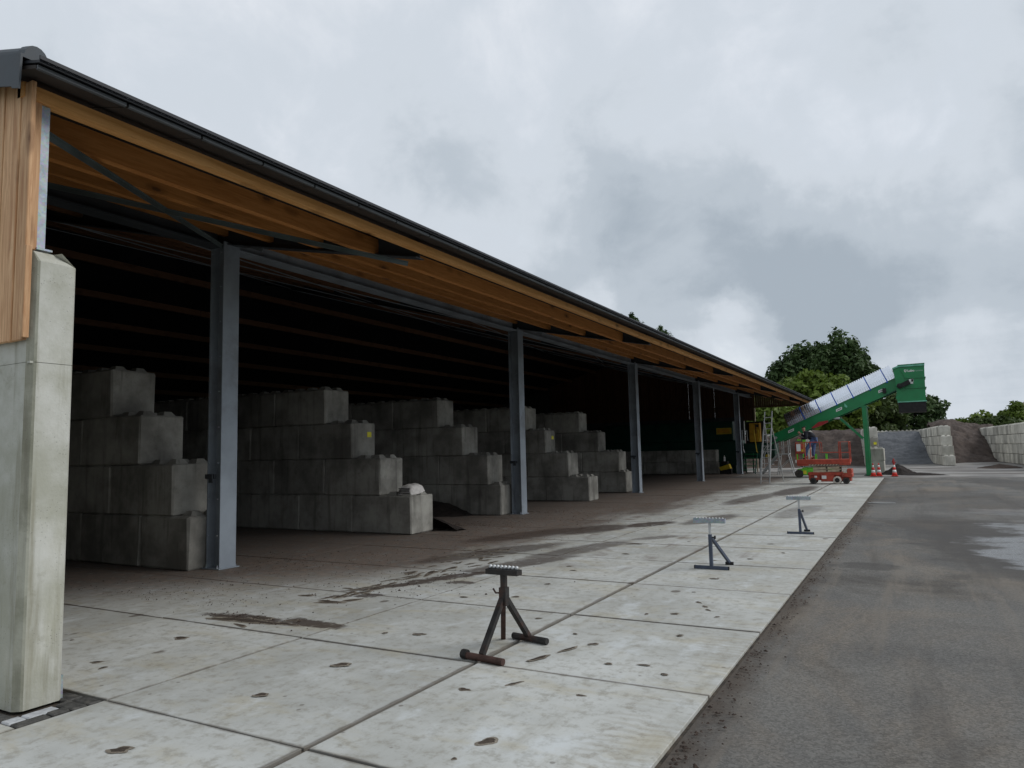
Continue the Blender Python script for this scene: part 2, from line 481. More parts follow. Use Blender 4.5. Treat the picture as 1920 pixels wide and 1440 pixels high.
    nt.put(wv2.inputs['Vector'], p)
    wv2.inputs['Scale'].default_value = 3.6
    wv2.inputs['Distortion'].default_value = 7.0
    wv2.inputs['Detail'].default_value = 3
    band = nt.math('MULTIPLY', nt.step(X, -1.85, -1.65), nt.step(nt.noise(p, 0.9, 3), 0.35, 0.6))
    c = nt.mix(nt.math('MULTIPLY', nt.math('MULTIPLY', nt.step(wv2.outputs['Fac'], 0.45, 0.75), band), 0.22), c, (0.25, 0.21, 0.15))
    nt.put(bs.inputs['Base Color'], c)
    wet = nt.math('MAXIMUM', tot, nt.math('MULTIPLY', spot, 0.5))
    nt.put(bs.inputs['Roughness'], nt.math('MULTIPLY_ADD', wet, -0.15, nt.math('MULTIPLY_ADD', n, 0.25, 0.62)))
    bs.inputs['Specular IOR Level'].default_value = 0.25
    hh = nt.math('ADD', nt.math('MULTIPLY', fine, 0.6), nt.math('MULTIPLY', s2, 1.2))
    hh = nt.math('ADD', hh, nt.math('MULTIPLY', soilm, nt.math('MULTIPLY', tex, 2.5)))
    bump(nt, bs, hh, 0.3, 0.008)
    return m


M['slab'] = slab_material('apron_slab')


def joint_material():
    m, nt, bs = new_mat('joint_dirt')
    p = pos(nt)
    n = nt.noise(p, 7, 6, 0.7)
    nt.put(bs.inputs['Base Color'], nt.mix(nt.step(n, 0.35, 0.65), (0.028, 0.024, 0.020), (0.085, 0.068, 0.052)))
    bs.inputs['Roughness'].default_value = 0.95
    bump(nt, bs, nt.noise(p, 60, 4), 0.6, 0.01)
    return m


M['joint'] = joint_material()


def asphalt_material():
    m, nt, bs = new_mat('worn_asphalt')
    p = pos(nt)
    sp = nt.node('ShaderNodeSeparateXYZ')
    nt.put(sp.inputs[0], p)
    X, Y = sp.outputs[0], sp.outputs[1]
    n = nt.noise(p, 0.35, 8, 0.62, 0.4)
    c = nt.mix(nt.step(n, 0.32, 0.68), (0.105, 0.103, 0.099), (0.158, 0.152, 0.140))
    dn = nt.noise(nt.scale(p, (1.0, 0.6, 1)), 0.45, 8, 0.68, 0.6)
    c = nt.mix(nt.step(dn, 0.46, 0.68, 0, 0.65), c, (0.205, 0.168, 0.128))
    dk = nt.noise(nt.vmath('ADD', nt.scale(p, (0.8, 0.7, 1)), (13, 5, 0)), 0.55, 8, 0.68, 0.5)
    c = nt.mix(nt.step(dk, 0.53, 0.70, 0, 0.6), c, (0.055, 0.048, 0.041))
    st = nt.noise(p, 95, 4, 0.7)
    st2 = nt.voronoi(p, 75, out='Color')
    sg = nt.node('ShaderNodeSeparateColor')
    nt.put(sg.inputs[0], st2)
    c = nt.mix(0.26, c, nt.mix(1.0, c, nt.math('MULTIPLY', sg.outputs[0], 2.0), 'MULTIPLY'))
    trk = nt.noise(nt.vmath('ADD', nt.scale(p, (1.6, 0.10, 1)), nt.scale(nt.noise(p, 0.12, 3, color=True), (2.2, 0.5, 0))), 1.0, 6, 0.6)
    c = nt.mix(nt.step(trk, 0.50, 0.66, 0, 0.45), c, (0.068, 0.062, 0.057))
    trk2 = nt.noise(nt.vmath('ADD', nt.scale(p, (2.4, 0.16, 1)), (31, 7, 0)), 1.0, 6, 0.65)
    c = nt.mix(nt.step(trk2, 0.53, 0.68, 0, 0.45), c, (0.20, 0.175, 0.145))
    c = nt.mix(nt.step(st, 0.55, 0.8, 0, 0.35), c, (0.05, 0.047, 0.044))
    # dirt line along the slab edge
    ed = nt.step(nt.math('ADD', X, nt.math('MULTIPLY', nt.noise(p, 3, 5), 0.5)), -0.70, -1.05)
    c = nt.mix(nt.math('MULTIPLY', ed, 0.75), c, (0.075, 0.058, 0.045))
    # puddled and damp areas: x, y, rx, ry, angle, amount
    wv = nt.vmath('SUBTRACT', nt.noise(p, 0.9, 6, 0.65, color=True), (0.5, 0.5, 0.5))
    pw = nt.vmath('ADD', p, nt.scale(wv, (2.6, 2.6, 0)))
    def blobs(lst):
        tot = None
        for (bx_, by_, rx, ry, an, stg) in lst:
            v1 = nt.vmath('SUBTRACT', pw, (bx_, by_, 0))
            ca, sa = math.cos(an), math.sin(an)
            a1 = nt.vmath('DOT_PRODUCT', v1, (ca / rx, sa / rx, 0))
            a2 = nt.vmath('DOT_PRODUCT', v1, (-sa / ry, ca / ry, 0))
            q = nt.math('ADD', nt.math('MULTIPLY', a1, a1), nt.math('MULTIPLY', a2, a2))
            k = nt.step(q, 1.25, 0.55, 0, stg)
            tot = k if tot is None else nt.math('MAXIMUM', tot, k)
        return tot
    damp = blobs([(1.9, 13.8, 2.0, 4.6, .1, .75), (0.6, 16.5, 1.1, 2.8, .2, .6), (3.2, 22, 3.0, 3.0, 0, .5), (-0.75, 11.2, .35, .5, 0, .6), (3.5, 33, 1.2, 7, .2, .6), (0.5, 26, 2.0, 3, 0, .4)])
    c = nt.mix(damp, c, (0.052, 0.047, 0.043))
    puddle = blobs([(1.85, 12.9, 1.05, 2.7, .1, 1.0), (2.4, 16.5, 1.2, 2.0, .1, .9), (3.4, 20.5, 2.5, 1.2, 0, .5)])
    puddle = nt.math('MULTIPLY', puddle, nt.step(nt.noise(nt.scale(p, (1.2, 0.8, 1)), 2.2, 7, 0.7), 0.26, 0.52, 0.4, 1.0))
    nt.put(bs.inputs['Base Color'], c)
    rgh = nt.math('MULTIPLY_ADD', damp, -0.22, 0.92)
    rgh = nt.math('MULTIPLY_ADD', puddle, -0.50, rgh)
    nt.put(bs.inputs['Roughness'], nt.math('MAXIMUM', rgh, 0.16))
    nt.put(bs.inputs['Specular IOR Level'], nt.math('MULTIPLY_ADD', puddle, 0.55, 0.2))
    b = nt.node('ShaderNodeBump')
    b.inputs['Distance'].default_value = 0.012
    nt.put(b.inputs['Strength'], nt.math('MULTIPLY_ADD', puddle, -0.22, 0.40))
    nt.put(b.inputs['Height'], nt.math('ADD', st, nt.math('MULTIPLY', nt.noise(p, 22, 5), 0.8)))
    nt.l.new(b.outputs[0], bs.inputs['Normal'])
    return m


M['asphalt'] = asphalt_material()


def yard_material():
    m, nt, bs = new_mat('yard_pavement')
    p = pos(nt)
    n = nt.noise(p, 0.22, 7, 0.62, 0.4)
    c = nt.mix(nt.step(n, 0.34, 0.66), (0.15, 0.145, 0.14), (0.33, 0.315, 0.295))
    dn = nt.noise(nt.scale(p, (0.28, 1.0, 1)), 0.45, 7, 0.66, 0.5)
    c = nt.mix(nt.step(dn, 0.46, 0.58, 0, 0.9), c, (0.085, 0.072, 0.062))
    dn2 = nt.noise(nt.scale(p, (0.2, 1.6, 1)), 0.9, 6, 0.66, 0.5)
    c = nt.mix(nt.step(dn2, 0.52, 0.62, 0, 0.8), c, (0.36, 0.345, 0.32))
    nt.put(bs.inputs['Base Color'], c)
    bs.inputs['Roughness'].default_value = 0.75
    bump(nt, bs, nt.noise(p, 30, 4), 0.3, 0.01)
    return m


M['yard'] = yard_material()
M['grassland'] = plain('far_grassland', (0.06, 0.085, 0.03), 0.95, 0, 0.3, 0.1)


# ------------------------------------------------------------------ mesh helpers
class MB:
    def __init__(self):
        self.v = []
        self.f = []
        self.mi = []

    def add(self, vs, fs, mi=0):
        o = len(self.v)
        self.v += [tuple(x) for x in vs]
        self.f += [tuple(i + o for i in f) for f in fs]
        self.mi += [mi] * len(fs)
        return self

    def box(self, a, b, mi=0):
        x0, x1 = sorted((a[0], b[0])); y0, y1 = sorted((a[1], b[1])); z0, z1 = sorted((a[2], b[2]))
        vs = [(x0, y0, z0), (x1, y0, z0), (x1, y1, z0), (x0, y1, z0), (x0, y0, z1), (x1, y0, z1), (x1, y1, z1), (x0, y1, z1)]
        return self.add(vs, [(0, 3, 2, 1), (4, 5, 6, 7), (0, 1, 5, 4), (1, 2, 6, 5), (2, 3, 7, 6), (3, 0, 4, 7)], mi)

    def cbox(self, a, b, c=0.012, mi=0):
        """box with chamfered edges"""
        bm = bmesh.new()
        x0, x1 = sorted((a[0], b[0])); y0, y1 = sorted((a[1], b[1])); z0, z1 = sorted((a[2], b[2]))
        t = MB().box(a, b)
        vv = [bm.verts.new(q) for q in t.v]
        for f in t.f:
            bm.faces.new([vv[i] for i in f])
        bmesh.ops.bevel(bm, geom=bm.edges[:], offset=c, segments=1, affect='EDGES', profile=0.5)
        bm.verts.index_update()
        self.add([q.co[:] for q in bm.verts], [[q.index for q in f.verts] for f in bm.faces], mi)
        bm.free()
        return self

    def bar(self, p, q, w=0.04, h=None, mi=0, upv=(0, 0, 1)):
        h = h or w
        p, q = Vector(p), Vector(q)
        d = (q - p).normalized()
        u = Vector(upv)
        if abs(d.dot(u)) > 0.97:
            u = Vector((0, 1, 0))
        s = d.cross(u).normalized()
        t = s.cross(d)
        vs = []
        for e in (p, q):
            for i, j in ((-1, -1), (1, -1), (1, 1), (-1, 1)):
                vs.append(e + s * (i * w / 2) + t * (j * h / 2))
        return self.add(vs, [(0, 1, 2, 3), (7, 6, 5, 4), (0, 4, 5, 1), (1, 5, 6, 2), (2, 6, 7, 3), (3, 7, 4, 0)], mi)

    def tube(self, pts, r, n=8, mi=0, r2=None):
        pts = [Vector(p) for p in pts]
        m = len(pts)
        vs, fs = [], []
        for i, p in enumerate(pts):
            d = (pts[min(i + 1, m - 1)] - pts[max(i - 1, 0)]).normalized()
            u = Vector((0, 0, 1)) if abs(d.z) < 0.95 else Vector((0, 1, 0))
            s = d.cross(u).normalized()
            t = s.cross(d)
            rr = r if r2 is None else r + (r2 - r) * i / (m - 1)
            for k in range(n):
                a = 2 * math.pi * k / n
                vs.append(p + s * math.cos(a) * rr + t * math.sin(a) * rr)
        for i in range(m - 1):
            for k in range(n):
                k2 = (k + 1) % n
                fs.append((i * n + k, i * n + k2, (i + 1) * n + k2, (i + 1) * n + k))
        fs.append(tuple(range(n))[::-1])
        fs.append(tuple((m - 1) * n + k for k in range(n)))
        return self.add(vs, fs, mi)

    def lathe(self, c, prof, n=20, axis='z', mi=0):
        """prof: list of (radius, offset along axis)"""
        vs, fs = [], []
        for r, o in prof:
            for k in range(n):
                a = 2 * math.pi * k / n
                x, y = r * math.cos(a), r * math.sin(a)
                if axis == 'z':
                    q = (c[0] + x, c[1] + y, c[2] + o)
                elif axis == 'y':
                    q = (c[0] + x, c[1] + o, c[2] + y)
                else:
                    q = (c[0] + o, c[1] + x, c[2] + y)
                vs.append(q)
        for i in range(len(prof) - 1):
            for k in range(n):
                k2 = (k + 1) % n
                fs.append((i * n + k, i * n + k2, (i + 1) * n + k2, (i + 1) * n + k))
        fs.append(tuple(range(n))[::-1])
        fs.append(tuple((len(prof) - 1) * n + k for k in range(n)))
        return self.add(vs, fs, mi)

    def prism(self, poly, y0, y1, mi=0):
        """poly in (x, z), extruded along y"""
        n = len(poly)
        vs = [(x, y0, z) for x, z in poly] + [(x, y1, z) for x, z in poly]
        fs = [tuple(range(n)), tuple(range(2 * n - 1, n - 1, -1))]
        for i in range(n):
            j = (i + 1) % n
            fs.append((i, i + n, j + n, j))
        return self.add(vs, fs, mi)

    def prism_x(self, poly, x0, x1, mi=0):
        n = len(poly)
        vs = [(x0, y, z) for y, z in poly] + [(x1, y, z) for y, z in poly]
        fs = [tuple(range(n))[::-1], tuple(range(n, 2 * n))]
        for i in range(n):
            j = (i + 1) % n
            fs.append((i, j, j + n, i + n))
        return self.add(vs, fs, mi)

    def mesh(self, name, mats, smooth=False):
        me = bpy.data.meshes.new(name)
        me.from_pydata(self.v, [], self.f)
        for m_ in (mats if isinstance(mats, (list, tuple)) else [mats]):
            me.materials.append(m_)
        me.polygons.foreach_set('material_index', self.mi)
        bm = bmesh.new()
        bm.from_mesh(me)
        bmesh.ops.recalc_face_normals(bm, faces=bm.faces[:])
        bm.to_mesh(me)
        bm.free()
        if smooth:
            me.polygons.foreach_set('use_smooth', [True] * len(me.polygons))
        me.update()
        return me

    def obj(self, name, mats, parent=None, smooth=False, label=None):
        return link(name, self.mesh(name, mats, smooth), parent, label)


def link(name, me, parent=None, label=None, loc=None, rotz=0.0):
    """parts are built in world coordinates; the thing's Empty sits at its base"""
    o = bpy.data.objects.new(name, me)
    COL.objects.link(o)
    if loc is not None:
        o.location = loc
    o.rotation_euler.z = rotz
    if parent is not None:
        o.parent = parent
        q, top = parent, Vector((0, 0, 0))
        while q is not None:
            top += Vector(q.location)
            q = q.parent
        o.location = Vector(o.location) - top
    if label:
        o['label'] = label
    return o


def thing(name, label, cat, loc=(0, 0, 0), group=None):
    o = bpy.data.objects.new(name, None)
    o.empty_display_size = 0.3
    COL.objects.link(o)
    o.location = loc
    tag(o, label, cat, group)
    return o


def tag(o, label=None, cat=None, group=None, kind=None):
    if label:
        o['label'] = label
    if cat:
        o['category'] = cat
    if group:
        o['group'] = group
    if kind:
        o['kind'] = kind
    return o


# ================================================================== SETTING
# ---- far ground, asphalt and yard
g = MB().box((-1500, -600, -0.42), (1500, 2200, -0.40)).obj('ground', M['grassland'])
tag(g, 'flat green land stretching to the horizon', None, None, 'structure')
a = MB().box((-1.27, -12, -0.3), (30, 40.0, -0.012)).obj('asphalt_road', M['asphalt'])
tag(a, 'worn grey asphalt lane with damp patches beside the concrete apron', None, None, 'structure')
y = MB().box((-9.0, 40.0, -0.3), (30, 100, -0.016)).obj('yard_pavement', M['yard'])
tag(y, 'pale dusty yard pavement in front of the block bays', None, None, 'structure')
y2 = MB().box((-45, 50.6, -0.3), (-9.0, 100, -0.020)).obj('yard_pavement', M['yard'])
tag(y2, 'pale yard pavement behind the shed', None, None, 'structure')
jb = MB().box((-12, -12, -0.3), (-1.27, 40.0, -0.022)).obj('joint_bed', M['joint'])
tag(jb, 'dark dirt filling the joints between the concrete slabs', None, None, 'structure')
hf = MB().box((-34, 3.0, -0.3), (-11.13, 50.6, -0.004)).obj('hall_floor', M['slab'])
tag(hf, 'brown dusty concrete floor inside the open shed', None, None, 'structure')
hf2 = MB().box((-11.13, 40.0, -0.3), (-9.0, 50.6, -0.004)).obj('hall_floor', M['slab'])
tag(hf2, 'dusty concrete floor by the last steel column', None, None, 'structure')

# ---- concrete apron, every slab a piece
apron = thing('concrete_apron', 'pale concrete slab apron with dirty joints running along the shed', 'apron', (-5, 20, 0))
apron['kind'] = 'structure'
del apron['category']
XL = [-1.30, -3.13, -5.03, -7.06, -9.08, -11.12]
y0 = 3.12 - 4 * 1.84
rows = [y0 + 1.84 * i + 0.0 for i in range(25)]
for i in range(len(rows) - 1):
    ya, yb = rows[i], rows[i + 1]
    if ya > 39.5:
        continue
    yb = min(yb, 39.98)
    for j in range(5):
        xr, xl = XL[j], XL[j + 1]
        if j >= 2 and yb < 3.2:
            if j >= 2 and yb > 2.6:
                yb2 = 2.55
            else:
                yb2 = yb
            if j == 2:
                xr2 = xr
        else:
            yb2 = yb
        gx0 = 0.020 if j == 1 else (0.0 if j == 0 else 0.006)
        gx1 = 0.020 if j == 0 else 0.006
        t = random.uniform(-0.003, 0.003)
        mb = MB().cbox((xr - gx0, ya + 0.009, -0.12), (xl + gx1, yb2 - 0.009, t), 0.0025)
        link('slab', mb.mesh('slab', M['slab']), apron)

# clinker pavers round the foot of the gable wall
pav = thing('paver_strip', 'dark clinker pavers at the foot of the concrete gable wall', 'pavers', (-5.2, 2.8, 0))
pav['kind'] = 'structure'
del pav['category']
for (xa, ya, xb, yb, pale) in [(-5.04, 3.01, -5.24, 3.10, 0), (-5.04, 2.90, -5.25, 3.00, 0), (-5.26, 2.98, -5.46, 3.10, 0), (-5.05, 2.78, -5.14, 2.89, 0), (-5.05, 2.56, -5.14, 2.77, 0),
                               (-5.15, 2.68, -5.25, 2.88, 1), (-5.15, 2.56, -5.25, 2.67, 1), (-5.26, 2.56, -5.46, 2.65, 0), (-5.47, 2.56, -5.68, 2.65, 1), (-5.69, 2.56, -5.90, 2.65, 0), (-5.91, 2.56, -6.12, 2.65, 0)]:
    MB().cbox((xa, ya, -0.1), (xb, yb, random.uniform(0.002, 0.012)), 0.008).obj('paver', M['palebrick'] if pale else M['brick'], pav)

# ================================================================== SHED
EX, EZ, SLOPE = -5.15, 4.44, 0.262           # eave edge and roof slope
RIDGE = -19.2
def zt(x):
    return EZ + SLOPE * (EX - x)
FRAMES = [7.58, 17.20, 26.75, 36.3, 45.8]
G0, G1 = 2.69, 50.3
shed = thing('storage_shed', 'long open-fronted shed with steel columns, timber purlins and dark roof', 'shed', (-19, 27, 0))


def ibeam_y(y0, y1, x, z0, z1, w, tf=0.016, tw=0.012):
    return MB().box((x - w / 2, y0, z0), (x + w / 2, y1, z0 + tf)).box((x - w / 2, y0, z1 - tf), (x + w / 2, y1, z1)).box((x - tw / 2, y0, z0 + tf), (x + tw / 2, y1, z1 - tf))


# columns (H sections, flange to the yard)
for yc in FRAMES:
    xf, xb, hw = -9.24, -9.545, 0.15
    ztop = 5.075
    mb = MB().box((xf - 0.02, yc - hw, 0.014), (xf, yc + hw, ztop)).box((xb, yc - hw, 0.014), (xb + 0.02, yc + hw, ztop)).box((xb + 0.02, yc - 0.008, 0.014), (xf - 0.02, yc + 0.008, ztop))
    c = mb.obj('column', M['steel'], shed)
    MB().box((xb - 0.04, yc - hw - 0.04, 0.0), (xf + 0.04, yc + hw + 0.04, 0.014)).obj('base_plate', M['steel'], c)
    nb = MB()
    for bx_ in (xb + .03, xf - .03):
        for by_ in (yc - hw - .015, yc + hw + .015):
            nb.lathe((bx_, by_, .013), [(.018, 0), (.018, .018), (.009, .019), (.009, .05)], 6)
    tag(nb.obj('anchor_bolts', M['galv'], c), kind='stuff')
    # bolts of cladding rail along the back flange
    bt = MB()
    for k in range(9):
        bt.lathe((xb + 0.05, yc - hw, 0.5 + k * 0.55), [(0.011, -0.02), (0.011, 0.0)], 6, 'y')
        bt.lathe((xf - 0.05, yc - hw, 0.5 + k * 0.55), [(0.011, -0.02), (0.011, 0.0)], 6, 'y')
    tag(bt.obj('bolts', M['galv'], c), kind='stuff')
    MB().box((xb - 0.01, yc - hw - 0.035, 1.36), (xf - 0.10, yc - hw - 0.002, 1.43)).box((xb + 0.10, yc - hw - 0.055, 1.30), (xb + 0.18, yc - hw - 0.036, 1.42)).obj('clamp', M['darksteel'], c)
    # rafter: tapered plate girder under the sheets, column head to eave and back to the ridge
    def zb(x):
        return zt(x) - 0.07 - (0.19 + 0.05 * (EX - x)) if x > -9.4 else zt(x) - 0.07 - 0.4025
    xs = [-5.56, -9.4, RIDGE]
    poly = [(x, zb(x)) for x in xs] + [(x, zt(x) - 0.075) for x in reversed(xs)]
    mb = MB().prism(poly, yc - 0.006, yc + 0.006)
    for xa, xb2 in ((xs[0], xs[1]), (xs[1], xs[2])):
        for fz, dz in ((zb, 0.0), ):
            pa = [(xa, fz(xa)), (xb2, fz(xb2)), (xb2, fz(xb2) - 0.014), (xa, fz(xa) - 0.014)]
            mb.prism(pa, yc - 0.09, yc + 0.09)
        pa = [(xa, zt(xa) - 0.074), (xb2, zt(xb2) - 0.074), (xb2, zt(xb2) - 0.086), (xa, zt(xa) - 0.086)]
        mb.prism(pa, yc - 0.09, yc - 0.007)
        mb.prism(pa, yc + 0.007, yc + 0.09)
    mb.obj('rafter', M['darksteel'], shed)
    # knee plate from the column head
    MB().bar((xf - 0.03, yc + 0.02, 5.18), (-8.55, yc + 0.02, zb(-8.55) - 0.02), 0.11, 0.012, 0, (0, 1, 0)).obj('bracket', M['steel'], shed)
    # rear row of columns
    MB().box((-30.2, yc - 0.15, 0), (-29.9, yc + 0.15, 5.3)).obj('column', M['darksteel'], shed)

# eaves beam between columns
ends = [G0 + 0.36] + FRAMES + [G1 - 0.05]
for i in range(len(ends) - 1):
    a_, b_ = ends[i] + (0.0 if i == 0 else 0.16), ends[i + 1] - (0.0 if i == len(ends) - 2 else 0.16)
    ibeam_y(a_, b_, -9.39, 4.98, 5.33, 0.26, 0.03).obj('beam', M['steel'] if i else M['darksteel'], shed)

# purlins, bay by bay, between the rafters
px = [-5.50, -6.30]
while px[-1] > -9.2:
    px.append(px[-1] - 1.02)
while px[-1] > -18.2:
    px.append(px[-1] - 1.35)
pends = [G0 - 0.03] + FRAMES + [G1]
PURL = 0.25
for k, x in enumerate(px):
    for i in range(len(pends) - 1):
        ya = pends[i] + (0.012 if i else 0)
        yb = pends[i + 1] - 0.012
        if k == 0:
            ya = pends[i] + (0.002 if i else -0.02)
            yb = pends[i + 1] - 0.002
        top = zt(x) - 0.088
        dz = 0.0
        h = PURL if k else 0.13
        poly = [(x - 0.045, top + 0.0), (x + 0.045, top - SLOPE * 0.09), (x + 0.045, top - h), (x - 0.045, top - h)]
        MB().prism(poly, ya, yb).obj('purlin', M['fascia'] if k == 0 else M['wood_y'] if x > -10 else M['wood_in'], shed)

# purlins under the rear slope
for k in range(6):
    x = -20.6 - k * 2.05
    for i in range(len(pends) - 1):
        top = 2 * 0 + zt(RIDGE) - SLOPE * (RIDGE - x) - 0.07
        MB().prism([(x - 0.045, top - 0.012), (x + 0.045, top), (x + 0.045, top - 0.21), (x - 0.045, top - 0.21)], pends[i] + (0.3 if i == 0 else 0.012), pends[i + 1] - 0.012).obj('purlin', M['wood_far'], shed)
# roof panels: each a narrow sheet with its grey drip lip at the eave
np_ = 72
GV = G0 - 0.13
pw_ = (G1 + 0.12 - GV) / np_
for i in range(np_):
    ya = GV + i * pw_
    yb = ya + pw_ - 0.012
    mb = MB()
    xe = EX
    # underside (soffit side)
    mb.prism([(xe, zt(xe) - 0.022), (xe, zt(xe) - 0.048), (RIDGE, zt(RIDGE) - 0.062), (RIDGE, zt(RIDGE) - 0.03)], ya, yb, 1)
    # top sheet, proud of the lip
    mb.prism([(xe + 0.055, zt(xe + 0.055) + 0.012), (xe + 0.055, zt(xe + 0.055) - 0.008), (RIDGE, zt(RIDGE) - 0.028), (RIDGE, zt(RIDGE) + 0.012)], ya - 0.005, yb + 0.007, 0)
    pn = mb.obj('roof_panel', [M['sheet'], M['soffit']], shed)
    MB().prism([(xe + 0.02, zt(xe) - 0.024), (xe + 0.02, zt(xe) - 0.050), (xe + 0.001, zt(xe) - 0.056), (xe + 0.001, zt(xe) - 0.024)], ya + 0.004, yb - 0.004).obj('drip_lip', M['lip'], pn)
# eave trim running the whole length
MB().prism([(EX + 0.058, zt(EX) + 0.028), (EX + 0.072, zt(EX) + 0.024), (EX + 0.075, zt(EX) - 0.004), (EX + 0.058, zt(EX) - 0.004)], GV - 0.01, G1 + 0.12).obj('eave_trim', M['sheet'], shed)
# rear roof slope and ridge
MB().prism([(RIDGE, zt(RIDGE)), (RIDGE, zt(RIDGE) - 0.065), (-33.2, zt(RIDGE) - 0.065 - SLOPE * 14), (-33.2, zt(RIDGE) - SLOPE * 14)], GV, G1 + 0.1).obj('rear_roof', M['sheet'], shed)
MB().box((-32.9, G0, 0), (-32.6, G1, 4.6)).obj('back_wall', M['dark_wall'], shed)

# bracing of the first bay
def strut(p, q, w=0.055, name='brace', m='bracesteel'):
    MB().bar(p, q, w, 0.008).bar(Vector(p) + Vector((0, 0, -w / 2)), Vector(q) + Vector((0, 0, -w / 2)), 0.008, w).obj(name, M[m], shed)
strut((-5.62, G0 + 0.12, 4.20), (-9.3, 7.45, 5.02))
strut((-9.3, G0 + 0.35, 5.02), (-5.70, 7.50, 4.21))
for i in range(len(pends) - 2):
    ya, yb = pends[i + 1], pends[i + 2]
    for xa in (-11.0, -14.6):
        MB().tube([(xa, ya, zt(xa) - 0.45), (xa - 3.4, yb, zt(xa - 3.4) - 0.45)], 0.012, 6).obj('tie_rod', M['steel'], shed)
        MB().tube([(xa, yb, zt(xa) - 0.48), (xa - 3.4, ya, zt(xa - 3.4) - 0.48)], 0.012, 6).obj('tie_rod', M['steel'], shed)

# ---- near gable: precast wall, timber cladding, galvanised post, verge
WX = -5.33
mb = MB()
def wallpiece(z0, z1, top):
    ya, yb, ch = G0, 2.99, 0.03
    # plan outline with chamfered arrises at the free end
    prof = [(WX - 0.055, ya), (WX - ch * 0.3, ya + ch), (WX, ya + ch + 0.015), (WX, yb - 0.02), (WX - 0.02, yb), (-33.0, yb), (-33.0, ya)]
    n = len(prof)
    if not top:
        vs = [(x, y_, z0) for x, y_ in prof] + [(x, y_, z1) for x, y_ in prof]
    else:
        vs = [(x, y_, z0) for x, y_ in prof] + [(x - (0.10 if i in (1, 2, 3) else 0.0), y_ - (0.10 if i in (3, 4, 5) else 0), z1 - (0.0 if i in (0, 6) else 0.02)) for i, (x, y_) in enumerate(prof)]
        mid = [(x, y_, z1 - 0.11) for x, y_ in prof]
        m2 = MB()
        m2.add(vs[:n] + mid, [tuple(range(n))[::-1]] + [(i, (i + 1) % n, n + (i + 1) % n, n + i) for i in range(n)])
        m2.add(mid + vs[n:], [tuple(range(n, 2 * n))] + [(i, (i + 1) % n, n + (i + 1) % n, n + i) for i in range(n)])
        return m2
    m2 = MB()
    m2.add(vs, [tuple(range(n))[::-1], tuple(range(n, 2 * n))] + [(i, (i + 1) % n, n + (i + 1) % n, n + i) for i in range(n)])
    return m2
for wp in (wallpiece(0.0, 2.36, False), wallpiece(2.364, 3.20, True)):
    for fi, f in enumerate(wp.f):
        q = [wp.v[i_] for i_ in f]
        if len(q) == 4 and all(WX - 0.2 < v_[0] for v_ in q) and max(v_[1] for v_ in q) < G0 + 0.05 and max(v_[2] for v_ in q) - min(v_[2] for v_ in q) > 0.05:
            wp.mi[fi] = 1
    wp.obj('gable_wall', [M['pillar'], M['patina']], shed)
MB().box((-33, G0 + 0.006, 2.355), (WX - 0.012, 2.98, 2.37)).obj('wall_joint', M['pillar'], shed)
# small blue-grey edge strip at the inner foot
MB().box((-5.36, 2.992, 0), (-5.40, 3.01, 0.16)).obj('edge_strip', M['galv'], shed)

MB().prism([(-9.3, 3.19), (-9.3, zt(-9.3) - 0.10), (RIDGE, zt(RIDGE) - 0.10), (-33, zt(RIDGE) - 0.1 - SLOPE * 13.8), (-33, 3.19)], G0 + 0.02, G0 + 0.12).obj('gable_lining', M['slat'], shed)
# vertical cladding boards, with cover strips between
xb = WX - 0.035
k = 0
while xb > -9.5:
    bw = [0.135, 0.095, 0.13, 0.10, 0.14][k % 5]
    yf = G0 - (0.042 if k % 2 == 0 else 0.050)
    x1 = xb - bw
    MB().cbox((xb - 0.0015, yf, 2.52 + random.uniform(-0.006, 0.006)), (x1 + 0.0015, G0 - 0.008, zt((xb + x1) / 2) - 0.10), 0.005).obj('cladding_board', M['wood_v'], shed)
    xb = x1
    k += 1
# side boards on top of the wall, next to the galvanised post
for (ya, yb, x1) in [(G0 - 0.035, G0 + 0.025, -5.468), (G0 + 0.0265, G0 + 0.088, -5.474)]:
    MB().cbox((-5.56, ya, 3.202), (x1, yb, zt(-5.5) - 0.10), 0.004).obj('cladding_board', M['wood_v'], shed)
MB().cbox((WX - 0.033, G0 - 0.05, 2.53), (WX - 0.012, G0 - 0.006, 3.19), 0.004).obj('corner_board', M['wood_v'], shed)
gp = MB().box((-5.56, G0 + 0.092, 3.22), (-5.49, G0 + 0.098, 4.31)).box((-5.498, G0 + 0.098, 3.22), (-5.49, G0 + 0.150, 4.31)).box((-5.56, G0 + 0.150, 3.22), (-5.498, G0 + 0.156, 4.31)).obj('post', M['galv'], shed)
MB().box((-5.60, G0 + 0.08, 3.206), (-5.46, G0 + 0.19, 3.22)).obj('base_plate', M['galv'], gp)
GV2 = G0 - 0.10
